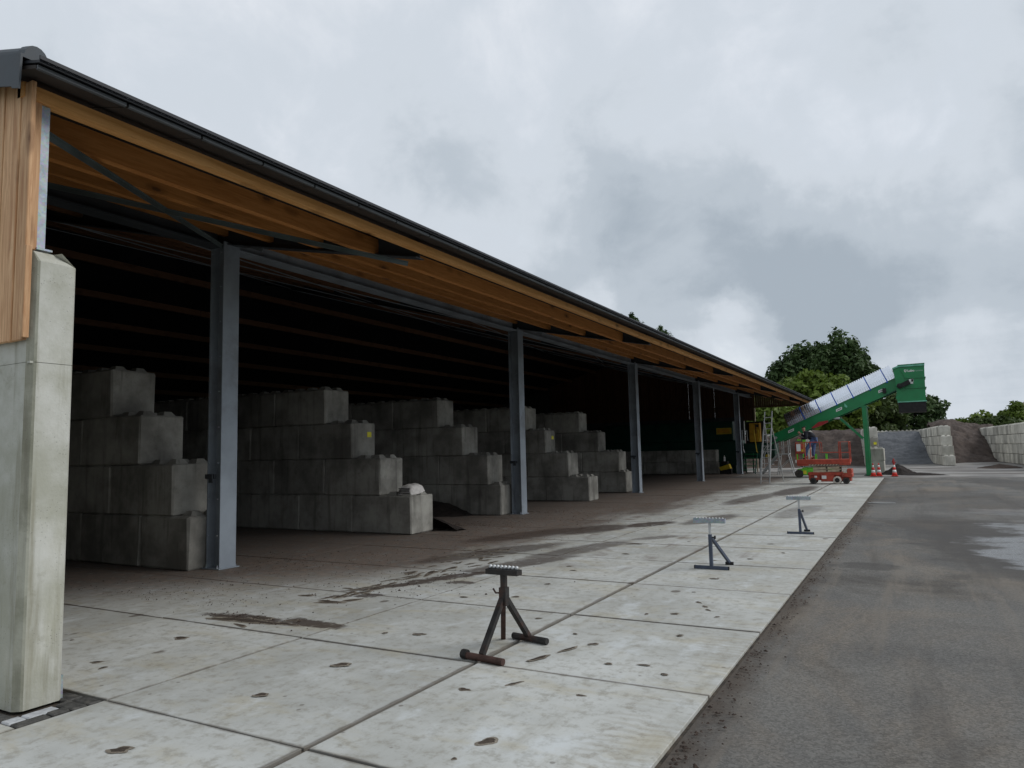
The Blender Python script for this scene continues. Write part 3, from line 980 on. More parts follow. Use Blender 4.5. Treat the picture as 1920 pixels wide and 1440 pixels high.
# verge: moulded cap pieces running up the gable
n_v = 6
for i in range(n_v):
    xa = EX - 0.02 - i * 0.62 - 0.10
    xb_ = xa - 0.64
    m2 = MB()
    sec = []
    for kk in range(9):
        a_ = math.pi * (1 - kk / 8)
        sec.append((GV2 + 0.03 + 0.075 * math.cos(a_), 0.055 + 0.085 * math.sin(a_)))
    prof = [(GV2 - 0.075, -0.20), (GV2 - 0.068, 0.05)] + sec + [(GV2 + 0.105, 0.03), (GV2 + 0.09, 0.03)] + [(GV2 - 0.055, 0.03), (GV2 - 0.062, -0.20)]
    n = len(prof)
    for grow, xx in ((1.05, xa), (1.05, xa - 0.09), (0.97, xa - 0.10), (0.97, xb_)):
        for (yy, z_) in prof:
            m2.v.append((xx, GV2 + (yy - GV2) * grow, zt(xx) + z_ * grow))
    for s_ in range(3):
        for q in range(n):
            j = (q + 1) % n
            m2.f.append((s_ * n + q, s_ * n + j, (s_ + 1) * n + j, (s_ + 1) * n + q))
    m2.f.append(tuple(range(n)))
    m2.f.append(tuple(range(3 * n, 4 * n))[::-1])
    m2.mi = [0] * len(m2.f)
    m2.obj('verge_cap', M['slate'], shed)

# ---- far gable: concrete below, open slats above, opening by the yard
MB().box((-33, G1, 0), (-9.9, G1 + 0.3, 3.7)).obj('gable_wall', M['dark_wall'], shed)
x = -9.12
slat_me = {}
i = 0
while x > -24.5:
    zlo = 3.42
    if x < -12.2:
        zlo = 3.62
    h = min(zt(x), 2 * zt(RIDGE) - zt(x)) - 0.075 - zlo
    off_ = 0.0 if i % 2 else 0.03
    wd_ = 0.125 if i % 2 else (random.choice((0.10, 0.10, 0.10, 0.10, 0.0942)) if -14.5 < x < -10.5 else 0.10)
    MB().box((x, G1 + 0.02 + off_, zlo + random.uniform(-0.01, 0.01)), (x - wd_, G1 + 0.045 + off_, zlo + h)).obj('slat', M['slat'], shed)
    x -= 0.105 if i % 2 else 0.095
    i += 1
MB().prism([(-24.2, 3.5), (-24.2, zt(RIDGE) - SLOPE * 5.0 - 0.07), (-33, zt(RIDGE) - SLOPE * 13.8 - 0.07), (-33, 3.5)], G1 + 0.03, G1 + 0.1).obj('gable_wall', M['dark_wall'], shed)
# solid part above the opening
x = -5.55
while x > -9.05:
    MB().box((x, G1 + 0.02, 4.36), (x - 0.13, G1 + 0.045, max(4.40, zt(x) - 0.07))).obj('slat', M['slat'], shed)
    x -= 0.142
MB().box((-5.5, G1 - 0.05, 4.28), (-24.5, G1 + 0.01, 4.40)).obj('rail', M['slat'], shed)
MB().box((-9.2, G1 - 0.02, 0.0), (-9.12, G1 + 0.06, 4.28)).obj('post', M['beige'], shed)
for xr in (-13.0, -17.5):
    MB().box((xr, G1 - 0.2, 0), (xr - 0.2, G1 - 0.01, zt(xr) - 0.3)).obj('column', M['darksteel'], shed)

# ================================================================== LEGO BLOCK WALLS
BH = 0.8
def block_mesh(L, knobs, T=0.8, H=0.8, m='block', name='concrete_block', nx=None):
    """block with its front end at x=0, running to -L; knobs: range along length that shows studs"""
    mb = MB().cbox((0, 0, 0.002), (-L, T, H), 0.026)
    # worn arrises
    mb.v = [(x + random.uniform(-.009, .009), y_ + random.uniform(-.009, .009), z_ if z_ < .01 or z_ > H - .01 else z_ + random.uniform(-.010, .010)) for x, y_, z_ in mb.v]
    if knobs:
        nk = nx or max(1, int(round(L / 0.4)))
        for i in range(nk):
            xk = -(i + 0.5) * L / nk
            if not (knobs[0] <= -xk <= knobs[1]):
                continue
            for yk in (T * 0.27, T * 0.73):
                a_, b_, h = 0.115, 0.065, 0.075
                vs = [(xk - a_, yk - a_, H - 0.001), (xk + a_, yk - a_, H - 0.001), (xk + a_, yk + a_, H - 0.001), (xk - a_, yk + a_, H - 0.001),
                      (xk - b_, yk - b_, H + h), (xk + b_, yk - b_, H + h), (xk + b_, yk + b_, H + h), (xk - b_, yk + b_, H + h)]
                mb.add(vs, [(4, 5, 6, 7), (0, 1, 5, 4), (1, 2, 6, 5), (2, 3, 7, 6), (3, 0, 4, 7)])
    return mb.mesh(name, M[m])


BM = {}
def bmesh_of(L, kind, m='block', H=0.8, T=0.8):
    key = (round(L, 2), kind, m, H, T, random.randrange(4))
    if key not in BM:
        kn = {'none': None, 'front': (0, min(0.86, L)), 'all': (0, L)}[kind]
        BM[key] = block_mesh(L, kn, T, H, m)
    return BM[key]


WG = 'stepped block walls dividing the shed bays'
def stepped_wall(y, fronts, label, firstlen=1.6, back=-25.0):
    t = thing('block_wall', label, 'block wall', (fronts[0], y, 0), WG)
    for r, xf in enumerate(fronts):
        x = xf
        first = True
        while x > back:
            L = firstlen if (first and r == 0) else 1.6
            kind = 'all' if r == 3 else ('front' if first else 'none')
            dx = random.uniform(-0.008, 0.008)
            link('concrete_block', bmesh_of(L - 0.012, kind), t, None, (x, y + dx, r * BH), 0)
            x -= L
            first = False
    return t


w1 = stepped_wall(7.13, [-9.57, -9.96, -10.79, -11.58], 'stepped concrete block wall nearest the pale gable wall, behind the first steel column', 1.17)
w2 = stepped_wall(12.13, [-9.20, -10.02, -10.82, -11.61], 'stepped concrete block wall with a crumpled white sack on its lowest step')
w3 = stepped_wall(16.60, [-9.62, -10.01, -10.80, -11.62], 'stepped concrete block wall ending at the second steel column, soil against its side')
w4 = stepped_wall(21.95, [-9.36, -10.08, -10.93, -11.66], 'stepped concrete block wall right of the second steel column with small yellow tag')
w5 = stepped_wall(26.75, [-9.85, -10.1, -10.95, -11.75], 'stepped concrete block wall ending just before the third steel column')
# tags
MB().box((-10.815, 12.13 + 0.52, 2.08), (-10.812, 12.13 + 0.66, 2.20)).obj('yellow_tag', M['tag'], w2)
MB().box((-10.927, 21.95 + 0.50, 2.08), (-10.922, 21.95 + 0.66, 2.20)).obj('yellow_tag', M['tag'], w4)

# low double wall before the green machine
lw = thing('block_wall', 'low two-course block wall in front of the dark green machine', 'block wall', (-10.85, 46, 0))
for r in range(2):
    x = -10.86
    for k in range(6):
        L = 1.6 if not (k == 0 and r == 1) else 1.6
        link('concrete_block', bmesh_of(1.588, 'none', 'block', 0.76), lw, None, (x, 46.0, r * 0.762 + 0.02), 0)
        x -= 1.6

# sack on wall 2
sk = thing('cement_sack', 'crumpled white paper sack with black print lying on a block step', 'sack', (-9.45, 12.5, BH))
bm = bmesh.new()
bmesh.ops.create_grid(bm, x_segments=14, y_segments=10, size=0.5)
vs = [v_.co.copy() for v_ in bm.verts]
fs = [[q.index for q in f.verts] for f in bm.faces]
bm.free()
mb = MB()
r_ = random.Random(4)
topv, botv = [], []
for c in vs:
    ex = max(abs(c.x), abs(c.y)) * 2
    puff = (1 - (abs(c.x) * 2) ** 4) * (1 - (abs(c.y) * 2) ** 4)
    h = 0.20 * puff ** 0.5 + r_.uniform(-0.012, 0.012) + 0.07 * max(0, c.y + 0.1)
    topv.append((-9.47 + c.x * 0.36, 12.50 + c.y * 0.50, BH + 0.02 + max(h, 0.0)))
    botv.append((-9.47 + c.x * 0.36, 12.50 + c.y * 0.50, BH + 0.003))
mb.add(topv, fs)
mb.add(botv, [f[::-1] for f in fs])
me = mb.mesh('sack_body', M['sack'], True)
link('sack_body', me, sk)
for q in range(3):
    MB().box((-9.62, 12.30, BH + 0.04 + q * 0.045), (-9.34, 12.252, BH + 0.06 + q * 0.045)).obj('print_band', M['sackprint'], sk)


# ================================================================== HEAPS (height fields)
def field(name, x0, x1, y0, y1, nx, ny, fn, mat, label, kind='stuff'):
    vs, fs = [], []
    for j in range(ny + 1):
        for i in range(nx + 1):
            x, y = x0 + (x1 - x0) * i / nx, y0 + (y1 - y0) * j / ny
            vs.append((x, y, fn(x, y)))
    for j in range(ny):
        for i in range(nx):
            a_ = j * (nx + 1) + i
            q = (a_, a_ + 1, a_ + nx + 2, a_ + nx + 1)
            if max(vs[k][2] for k in q) > -0.02:
                fs.append(q)
    me = bpy.data.meshes.new(name)
    me.from_pydata(vs, [], fs)
    me.materials.append(mat)
    me.polygons.foreach_set('use_smooth', [True] * len(fs))
    o = bpy.data.objects.new(name, me)
    COL.objects.link(o)
    tag(o, label, None, None, kind)
    return o


from mathutils import noise as mnoise
def nz(x, y, s, seed=0.0):
    return mnoise.fractal(Vector((x * s + seed, y * s - seed, seed)), 0.9, 2.0, 5)
def sstep(a, b, x):
    t = min(1, max(0, (x - a) / (b - a)))
    return t * t * (3 - 2 * t)


def mound(cx, cy, rx, ry, h, seed, sharp=1.0):
    def fn(x, y):
        d = math.hypot((x - cx) / rx, (y - cy) / ry) + 0.16 * nz(x, y, 1.2 / max(rx, 0.2), seed)
        return h * max(0.0, 1 - d) ** sharp - 0.03 + 0.05 * h * nz(x, y, 5, seed) * (d < 1)
    return fn


field('soil_heap', -15, -9.75, 14.7, 16.58, 60, 30, lambda x, y: -0.05 + (0.42 * sstep(-10.1, -11.7, x) * sstep(15.6, 16.55, y) * (1 + .2 * nz(x, y, 1.5, 3)) + 0.03 * nz(x, y, 6, 2)), M['blacksoil'], 'black soil heaped against the third stepped block wall')
field('soil_heap', -11.3, -8.6, 12.95, 14.2, 50, 26, mound(-9.55, 13.0, 1.1, .55, .42, 5), M['blacksoil'], 'small spill of black soil beside the block wall with the sack')


def bay(xl, xr, yf, h, seed, edge=10, top=0.0, wall=None):
    """heap between two yard walls: x limits drift with y, slope rises from yf to the back"""
    def fn(x, y):
        if wall and x > wall[0] + (y - 60) * wall[1] + 0.3:
            return -0.5
        t = sstep(yf, yf + edge, y + 0.9 * nz(x, y, 0.35, seed))
        toe = 0.12 * sstep(yf - 5, yf, y)
        z = (h + 0.12 * nz(x, y, .5, seed)) * t ** 0.85 + toe + 0.10 * nz(x, y, 1.6, seed + 3) * t
        return z - 0.12
    return fn
field('compost_heap', -9.0, -2.72, 60.5, 80, 90, 120, (lambda f: (lambda x, y: -0.5 if x < -6.95 - (y - 61.5) * 0.108 else f(x, y)))(bay(-8, -3, 62.5, 2.95, 2.2, 8, 0, (-3.04, -0.093))), M['compost'], 'brown compost heap filling the yard bay behind the red lift')
field('gravel_heap', -4.2, 1.95, 58.0, 80, 80, 120, bay(-2, 1, 66.5, 2.75, 7.7, 12, 0, (1.95, -0.0785)), M['gravel'], 'blue grey gravel heap filling the middle yard bay')
field('soil_heap', 1.6, 7.0, 64.0, 92, 90, 120, lambda x, y: (3.35 + 0.5 * math.exp(-((x - 2.9) / 1.6) ** 2) + 0.2 * nz(x, y, .5, 4)) * sstep(66.5 + 0.9 * max(0, x - 3.0), 80 + 0.9 * max(0, x - 3.0), y + 1.4 * nz(x, y, .4, 9)) ** 0.8 + 0.16 * nz(x, y, 1.5, 1) * sstep(67, 75, y) - 0.1, M['compost'], 'dark brown soil heap in the right yard bay, higher than the wall')
field('compost_heap', -13.2, -7.6, 58.5, 72, 60, 80, bay(-13, -8, 59.5, 2.5, 5.1, 6, 0, (-7.7, -0.108)), M['soil'], 'dark compost heap left of the pale wall, below the conveyor')
field('soil_heap', -1.6, 1.3, 43.0, 46.5, 60, 60, mound(-0.75, 44.6, .95, 1.3, .62, 8, 1.0), M['blacksoil'], 'low dark soil spill beside the two stacked blocks')
field('soil_heap', -0.9, 1.9, 42.0, 44.0, 60, 40, mound(.35, 43.1, 1.35, .5, .16, 3, .8), M['blacksoil'], 'thin dark soil smear behind the leaning traffic cone')
field('soil_heap', 3.2, 6.4, 52.5, 55.5, 50, 40, mound(4.7, 53.8, 1.2, 1.0, .28, 6, .8), M['soil'], 'low brown soil patch lying on the open yard')

# ================================================================== YARD WALLS
YH = 0.715
def yard_wall(label, x0, y0, x1, y1, rows, cat='block wall', step=0.0, length=0.84, T=0.72, ends=None):
    """courses of pale blocks laid from the front end (x0, y0) to the back (x1, y1); every course steps back a little"""
    t = thing('block_wall', label, cat, (x0, y0, 0), 'pale block walls of the yard bays')
    d = Vector((x1 - x0, y1 - y0, 0))
    n = int(d.length / length)
    rot = math.atan2(d.y, d.x) - math.pi        # mesh runs to -x
    d.normalize()
    for r in range(rows):
        s = (ends[r] if ends else r * step)
        L = length
        q = s
        k = 0
        while q + L < (n * length):
            kind = 'all' if r == rows - 1 or (k == 0 and not ends) else ('all' if ends and k < 1 and r < rows - 1 else 'none')
            if k == 0:
                kind = 'all'
            p = Vector((x0, y0, 0)) + d * q
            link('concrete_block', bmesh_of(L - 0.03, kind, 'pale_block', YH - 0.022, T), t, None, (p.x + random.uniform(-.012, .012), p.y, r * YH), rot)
            q += L
            k += 1
    return t


yard_wall('pale block wall between the gravel heap and the right soil heap', 1.95, 60.0, 0.38, 80.0, 4, ends=[0, .55, 1.0, 1.4])
yard_wall('pale block wall at the far right edge of the yard', 7.35, 49.0, 5.0, 88.0, 4, ends=[0, 0, 0, 0])
yard_wall('pale block wall between compost heap and gravel heap, yellow tag near its end', -2.72, 56.6, -4.9, 80.0, 4, ends=[0, 0.2, .55, .9])
yard_wall('short pale block wall under the conveyor, left of the red lift', -7.6, 61.5, -9.6, 80.0, 4, ends=[0, .3, .6, .9])
bw = thing('block_wall', 'long pale block wall with studded top behind the yard heaps', 'block wall', (-8, 80.5, 0), 'pale block walls of the yard bays')
for r in range(4):
    x = 4.5
    while x > -13.5:
        L = 1.44
        link('concrete_block', bmesh_of(L - 0.03, 'all' if r == 3 else 'none', 'pale_block', YH - 0.022, .72), bw, None, (x - (0.7 if r % 2 else 0), 80.3 + random.uniform(-.01, .01), r * YH + 0.06), 0)
        x -= L
st = thing('block_stack', 'two pale concrete blocks stacked beside the green conveyor leg', 'blocks', (-1.8, 44.5, 0))
link('concrete_block', bmesh_of(0.73, 'all', 'pale_block', .70, 1.5), st, None, (-1.38, 44.5, 0), 0)
link('concrete_block', bmesh_of(0.73, 'all', 'pale_block', .70, 1.5), st, None, (-1.36, 44.5, 0.703), 0)
MB().box((-2.36, 57.06, 1.62), (-2.16, 57.05, 1.80)).obj('yellow_tag', M['tag'], [o for o in bpy.data.objects if o.get('label', '').endswith('yellow tag near its end')][0])


# ================================================================== TREES
def tree(name, label, base, h, c, rad, nclump, nleaf, leaf, mat, seed, group='trees behind the yard', upright=0.0, trunk_r=0.25, shell=0.55, clump=0.9, cat='tree'):
    R = np.random.default_rng(seed)
    t = thing(name, label, cat, (base[0], base[1], 0), group)
    cx, cy, cz = c
    # clump centres through the crown volume, more near the skin
    u = R.normal(size=(nclump, 3))
    u /= np.linalg.norm(u, axis=1)[:, None]
    rr = shell + (1 - shell) * R.random(nclump) ** 0.6
    rr *= 1 + 0.16 * np.sin(u[:, 0] * 5 + seed) * np.cos(u[:, 1] * 4 + seed) + R.normal(0, 0.06, nclump)
    cc = u * rr[:, None] * np.array(rad) + np.array([cx, cy, cz])
    cc = cc[cc[:, 2] > 0.5]
    nclump = len(cc)
    cs = clump * (0.6 + 0.8 * R.random(nclump))
    tint_c = R.random(nclump)
    off = R.normal(size=(nclump, nleaf, 3))
    off /= np.linalg.norm(off, axis=2)[:, :, None]
    off *= (R.random((nclump, nleaf, 1)) ** 0.45)
    off *= cs[:, None, None] * np.array([1, 1, 0.75 + upright])
    lc = (cc[:, None, :] + off).reshape(-1, 3)
    nrm = off.reshape(-1, 3) + R.normal(0, 0.5, (len(lc), 3)) + np.array([0, 0, 0.35])
    nrm /= np.linalg.norm(nrm, axis=1)[:, None]
    a = np.cross(nrm, R.normal(size=nrm.shape))
    a /= np.linalg.norm(a, axis=1)[:, None]
    b = np.cross(nrm, a)
    s = leaf * (0.6 + 0.8 * R.random((len(lc), 1)))
    V = np.stack([lc - a * s, lc + b * s * 0.55, lc + a * s, lc - b * s * 0.55], axis=1).reshape(-1, 3)
    n = len(lc)
    me = bpy.data.meshes.new('crown')
    me.vertices.add(4 * n)
    me.vertices.foreach_set('co', V.ravel())
    me.loops.add(4 * n)
    me.loops.foreach_set('vertex_index', np.arange(4 * n))
    me.polygons.add(n)
    me.polygons.foreach_set('loop_start', np.arange(n) * 4)
    me.polygons.foreach_set('loop_total', np.full(n, 4))
    at = me.attributes.new('tint', 'FLOAT', 'FACE')
    tint = np.clip(np.repeat(tint_c, nleaf) * 0.7 + R.random(n) * 0.45, 0, 1)
    at.data.foreach_set('value', tint.astype(np.float32))
    me.materials.append(mat)
    me.update()
    me.validate()
    link('crown', me, t)
    # trunk with limbs
    mb = MB()
    b0 = Vector((base[0], base[1], -0.3))
    tp = Vector((cx, cy, cz + rad[2] * 0.55))
    mid = b0.lerp(tp, 0.5) + Vector((0.2, 0.1, 0))
    mb.tube([b0, b0.lerp(mid, 0.5), mid, tp], trunk_r, 8, 0, trunk_r * 0.2)
    for i in R.choice(nclump, min(nclump, 16), replace=False):
        e = Vector(cc[i])
        f_ = 0.25 + 0.6 * R.random()
        s0 = b0.lerp(tp, f_)
        mb.tube([s0, s0.lerp(e, 0.5) + Vector((0, 0, 0.3)), e], trunk_r * 0.35, 5, 0, trunk_r * 0.08)
    mb.obj('trunk', M['bark'], t)
    return t


tree('poplar_tree', 'tall dark green round-topped tree rising above the shed end', (-9.6, 103.5), 15, (-9.6, 103.5, 9.3), (6.7, 5.0, 5.9), 430, 95, .30, M['leaf_dark'], 3, upright=.75, trunk_r=.4, shell=.55, clump=.85)
tree('poplar_tree', 'dark upright sapling left of the tall dark tree', (-15.6, 102), 10, (-15.6, 102, 7.6), (1.7, 1.7, 4.2), 60, 80, .28, M['leaf_dark'], 5, upright=.8, trunk_r=.2, clump=.7)
tree('broadleaf_tree', 'broad fresh green tree in front of the tall dark tree', (-9.6, 89), 11, (-9.7, 89, 5.6), (6.0, 4.5, 4.0), 250, 95, .28, M['leaf_light'], 8, trunk_r=.32, clump=1.0)
tree('broadleaf_tree', 'fresh green tree seen through the open end of the shed', (-14.0, 83), 8, (-14.2, 83.5, 4.6), (4.0, 3.0, 3.6), 130, 95, .26, M['leaf_light'], 13, trunk_r=.25, clump=.9)
tree('broadleaf_tree', 'dark bushy tree behind the green discharge hopper', (0.0, 97), 8.5, (0.2, 97.5, 4.4), (3.6, 3.0, 3.3), 150, 95, .26, M['leaf_dark'], 21, trunk_r=.28, clump=.85)
tree('broadleaf_tree', 'mid green bushy tree behind the conveyor and back wall', (-4.6, 93), 7.5, (-4.8, 93, 4.4), (4.6, 3.0, 3.3), 170, 95, .26, M['leaf_mid'], 27, trunk_r=.26, clump=.9)
tree('shrub', 'leafy green shrub above the wall, between hopper and brown hill', (7.8, 113), 6, (7.6, 113, 3.2), (3.0, 2.4, 2.3), 75, 80, .26, M['leaf_light'], 33, trunk_r=.14, clump=.75, cat='shrub')
tree('shrub', 'tall leafy shrub at the right edge above the block wall', (12.2, 115), 7, (12.4, 115, 3.6), (2.4, 2.2, 3.1), 85, 80, .26, M['leaf_light'], 37, trunk_r=.14, clump=.75, cat='shrub')
tree('shrub', 'low spreading shrub in front of the brown hill', (10.0, 110), 5, (10.0, 110, 2.9), (3.2, 2.0, 1.9), 70, 80, .24, M['leaf_mid'], 41, trunk_r=.1, clump=.7, cat='shrub')
tree('poplar_tree', 'distant tree whose tips show above the roof, taller group', (-41.5, 117), 25, (-41.5, 117, 19.5), (2.6, 2.6, 5.6), 90, 70, .30, M['leaf_dark'], 52, upright=1.1, trunk_r=.3, clump=.6, group='distant trees behind the roof')
tree('poplar_tree', 'distant tree whose tips show above the roof, nearer the conveyor', (-42, 139), 25, (-42, 139, 20.0), (2.4, 2.4, 5.5), 80, 70, .30, M['leaf_dark'], 55, upright=1.1, trunk_r=.3, clump=.6, group='distant trees behind the roof')

# distant brown hill
hl = field('hill', 4, 60, 150, 200, 60, 40, lambda x, y: 11.2 * math.exp(-((x - 25) / 12.0) ** 2) * sstep(150, 170, y) * (1 - .3 * sstep(180, 200, y)) + 0.15 * nz(x, y, .15, 2) - 0.3, M['hill'], 'bare brown hill on the right horizon', 'structure')


# ================================================================== CONVEYOR
cv = thing('conveyor', 'tall green inclined belt conveyor with ribbed metal cover and discharge hopper', 'conveyor', (-2.1, 43.0, 0))
CY0, CY1 = 42.30, 43.55
A0 = Vector((-6.95, 0, 1.72))          # lower end, bottom chord
sl_ = 0.425
def at(x, dn=0.0, y=0.0):
    """point along the bottom chord at x, dn metres up"""
    return (x, y, A0.z + sl_ * (x - A0.x) + dn)
# side frames
for ys in (CY0, CY1 - 0.06):
    mb = MB().prism([(-6.95, at(-6.95)[2] + .03), (0.15, at(.15)[2] + .03), (0.15, at(.15)[2] + .62), (-6.95, at(-6.95)[2] + .50)], ys, ys + 0.06)
    mb.prism([(-6.4, at(-6.4)[2] - .06), (0.1, at(.1)[2] - .06), (0.1, at(.1)[2] + .028), (-6.4, at(-6.4)[2] + .028)], ys - 0.03, ys + 0.09)
    mb.prism([(-6.95, at(-6.95)[2] + .50), (-.2, at(-.2)[2] + .60), (-.2, at(-.2)[2] + .64), (-6.95, at(-6.95)[2] + .54)], ys - 0.025, ys + 0.085)
    for xs_ in (-5.35, -3.05, -0.85):
        mb.box((xs_, ys - 0.03, at(xs_)[2] + .04), (xs_ + .03, ys - 0.001, at(xs_)[2] + .5))
    mb.obj('side_frame', M['green'], cv)
# belt, return belt and rollers
mb = MB().prism([(-6.9, at(-6.9)[2] + .42), (0.0, at(0)[2] + .50), (0.0, at(0)[2] + .53), (-6.9, at(-6.9)[2] + .45)], CY0 + .1, CY1 - .1)
mb.prism([(-6.9, at(-6.9)[2] + .03), (0.0, at(0)[2] + .03), (0.0, at(0)[2] + .05), (-6.9, at(-6.9)[2] + .05)], CY0 + .1, CY1 - .1)
mb.obj('belt', M['rubber'], cv)
MB().lathe((-6.8, CY0 - .02, at(-6.8)[2] + .25), [(0.16, 0), (0.16, CY1 - CY0 + .04)], 16, 'y').obj('tail_drum', M['darkgreen'], cv)
MB().lathe((-6.62, CY0 - .06, at(-6.62)[2] + .27), [(0.07, 0), (0.07, .06)], 12, 'y').obj('bearing', M['alu'], cv)
# ribbed cover in panels between straps
straps = [-5.92, -5.05, -4.22, -3.40, -2.58, -1.74, -0.92, -0.48]
def cover(xa, xb_, name, mat, extra=0.0, ribs=True):
    n_r = max(2, int(round((xb_ - xa) / 0.10))) if ribs else 1
    mb = MB()
    rings = []
    pitch = (xb_ - xa) / n_r
    for i in range(n_r):
        for fr, dr in (((0.0, 0.0), (0.30, 0.0), (0.42, 0.05), (0.88, 0.05)) if ribs else ((0, 0),)):
            rings.append((xa + (i + fr) * pitch, dr + extra))
    rings.append((xb_, extra))
    m_a = 15
    yc = (CY0 + CY1) / 2
    hw = (CY1 - CY0) / 2 + 0.02
    for x, dr in rings:
        for k in range(m_a):
            a_ = math.pi * k / (m_a - 1)
            sy = math.copysign(abs(math.cos(a_)) ** 0.7, math.cos(a_))
            sz = abs(math.sin(a_)) ** 0.75
            hgt = (0.80 + dr) * sz
            mb.v.append((x - hgt * 0.36, yc - sy * (hw + dr), at(x, .56 + hgt * 0.86)[2] + 0.012 * (x + 6) - sl_ * 0.0))
    for i in range(len(rings) - 1):
        for k in range(m_a - 1):
            mb.f.append((i * m_a + k, i * m_a + k + 1, (i + 1) * m_a + k + 1, (i + 1) * m_a + k))
    mb.mi = [0] * len(mb.f)
    return mb.obj(name, mat, cv)
M['cover'] = plain('ribbed_zinc_cover', (0.80, 0.83, 0.88), 0.20, 0.95, 0.06, 2)
for i in range(len(straps) - 1):
    cover(straps[i], straps[i + 1], 'cover_panel', M['cover'])
for x in straps[1:-1]:
    cover(x - 0.025, x + 0.025, 'strap', M['blue'], 0.045, False)
    MB().box((x - .05, CY0 - .06, at(x)[2] + .56), (x + .05, CY0 - .026, at(x)[2] + .78)).obj('buckle', M['blue'], cv)
# head with hopper
HY0, HY1 = 42.05, 43.75
poly = [(-.60, 5.50), (-.33, 5.60), (.83, 5.60), (.81, 5.00), (.80, 4.48), (.79, 3.80), (-.47, 3.80), (-.56, 4.03), (-.50, 4.28), (-.52, 4.85)]
MB().prism(poly, HY0, HY1).obj('hopper', M['green'], cv)
MB().prism([(-.62, 5.50), (-.34, 5.60), (.84, 5.60), (.845, 5.69), (-.35, 5.68), (-.63, 5.57)], HY0 - .06, HY1 + .06).obj('hopper_rim', M['paint_light'], cv)
MB().prism([(-.38, 5.685), (.85, 5.695), (.85, 5.73), (-.37, 5.72)], HY0 - .08, HY1 + .08).obj('hopper_rim', M['green'], cv)
for z_, xa, xb_ in ((4.98, -.10, .845), (4.46, -.10, .85)):
    MB().box((xa, HY0 - .05, z_), (xb_ + .01, HY1 + .05, z_ + .045)).obj('rib', M['green'], cv)
MB().box((-.49, HY0 - .03, 3.76), (.83, HY1 + .03, 3.815)).obj('rib', M['paint_light'], cv)
MB().box((-.46, HY0 + .0, 3.26), (.79, HY1, 3.758)).obj('rubber_skirt', M['rubber'], cv)
MB().bar((-.25, HY0 - .02, 5.47), (-.06, HY0 - .02, 5.03), .05, .03).obj('rib', M['green'], cv)
# drive motor at the head
MB().lathe((-.35, HY0 - .10, 4.62), [(0.02, -.22), (0.11, -.2), (0.13, -.05), (0.13, .08)], 14, 'y').bar((-.40, HY0 - .16, 4.56), (.12, HY0 - .16, 4.80), .24, .22).obj('drive_motor', M['rubber'], cv)
MB().bar((-1.0, HY0 + .15, 4.18), (.18, HY0 + .02, 4.72), .06, .05).obj('chain_guard', M['darkgreen'], cv)
MB().box((-1.15, CY0 - .14, at(-1.15)[2] + .12), (-.98, CY0 - .03, at(-1.15)[2] + .38)).obj('sensor_box', M['rubber'], cv)
# legs and braces
for yl in (CY0 - .01, CY1 - .21):
    MB().box((-2.19, yl, 0.02), (-1.97, yl + .22, at(-2.1)[2] - .065)).box((-2.26, yl + .23, at(-2.1)[2] - .16), (-1.9, yl - .01, at(-2.1)[2] - .10)).obj('leg', M['green'], cv)
    MB().box((-2.3, yl - .1, 0), (-1.86, yl + .32, .02)).obj('foot_plate', M['darkgreen'], cv)
    MB().bar((-3.38, yl + .1, at(-3.38)[2] - .07), (-2.19, yl + .1, 1.90), .08, .10).obj('brace', M['green'], cv)
    MB().box((-3.6, yl + .02, at(-3.5)[2] - .12), (-3.28, yl + .2, at(-3.4)[2] - .075)).obj('bracket', M['alu'], cv)
    MB().box((-2.245, yl + .04, 1.78), (-2.192, yl + .18, 1.98)).obj('bracket', M['alu'], cv)
# small plates on the frame
for x in (-5.95, -3.45, -1.35):
    pl = MB().prism([(x, at(x)[2] + .22), (x + .30, at(x + .30)[2] + .22), (x + .30, at(x + .30)[2] + .36), (x, at(x)[2] + .36)], CY0 - .004, CY0 - .012).obj('name_plate', M['white'], cv)
    mb = MB()
    for kx in range(4):
        xx = x + .05 + kx * .055
        mb.prism([(xx, at(xx)[2] + .26), (xx + .035, at(xx + .035)[2] + .26), (xx + .035, at(xx)[2] + .335), (xx, at(xx)[2] + .32)], CY0 - .0125, CY0 - .014)
    mb.obj('print', M['darkgreen'], pl)
MB().prism([(-3.05, at(-3.05)[2] + .34), (-2.92, at(-2.92)[2] + .20), (-2.88, at(-2.88)[2] + .26), (-3.04, at(-3.04)[2] + .52)], CY0 - .004, CY0 - .02).obj('guard_plate', M['paint_light'], cv)
# pictogram plates on the hopper
pl = MB().box((.10, HY0 - .004, 4.80), (.30, HY0 - .012, 4.94)).obj('warning_plate', M['white'], cv)
MB().box((.20, HY0 - .013, 4.81), (.29, HY0 - .016, 4.93)).obj('print', M['rubber'], pl)
MB().box((.15, HY0 - .004, 4.70), (.28, HY0 - .012, 4.785)).obj('warning_plate', M['white'], cv)
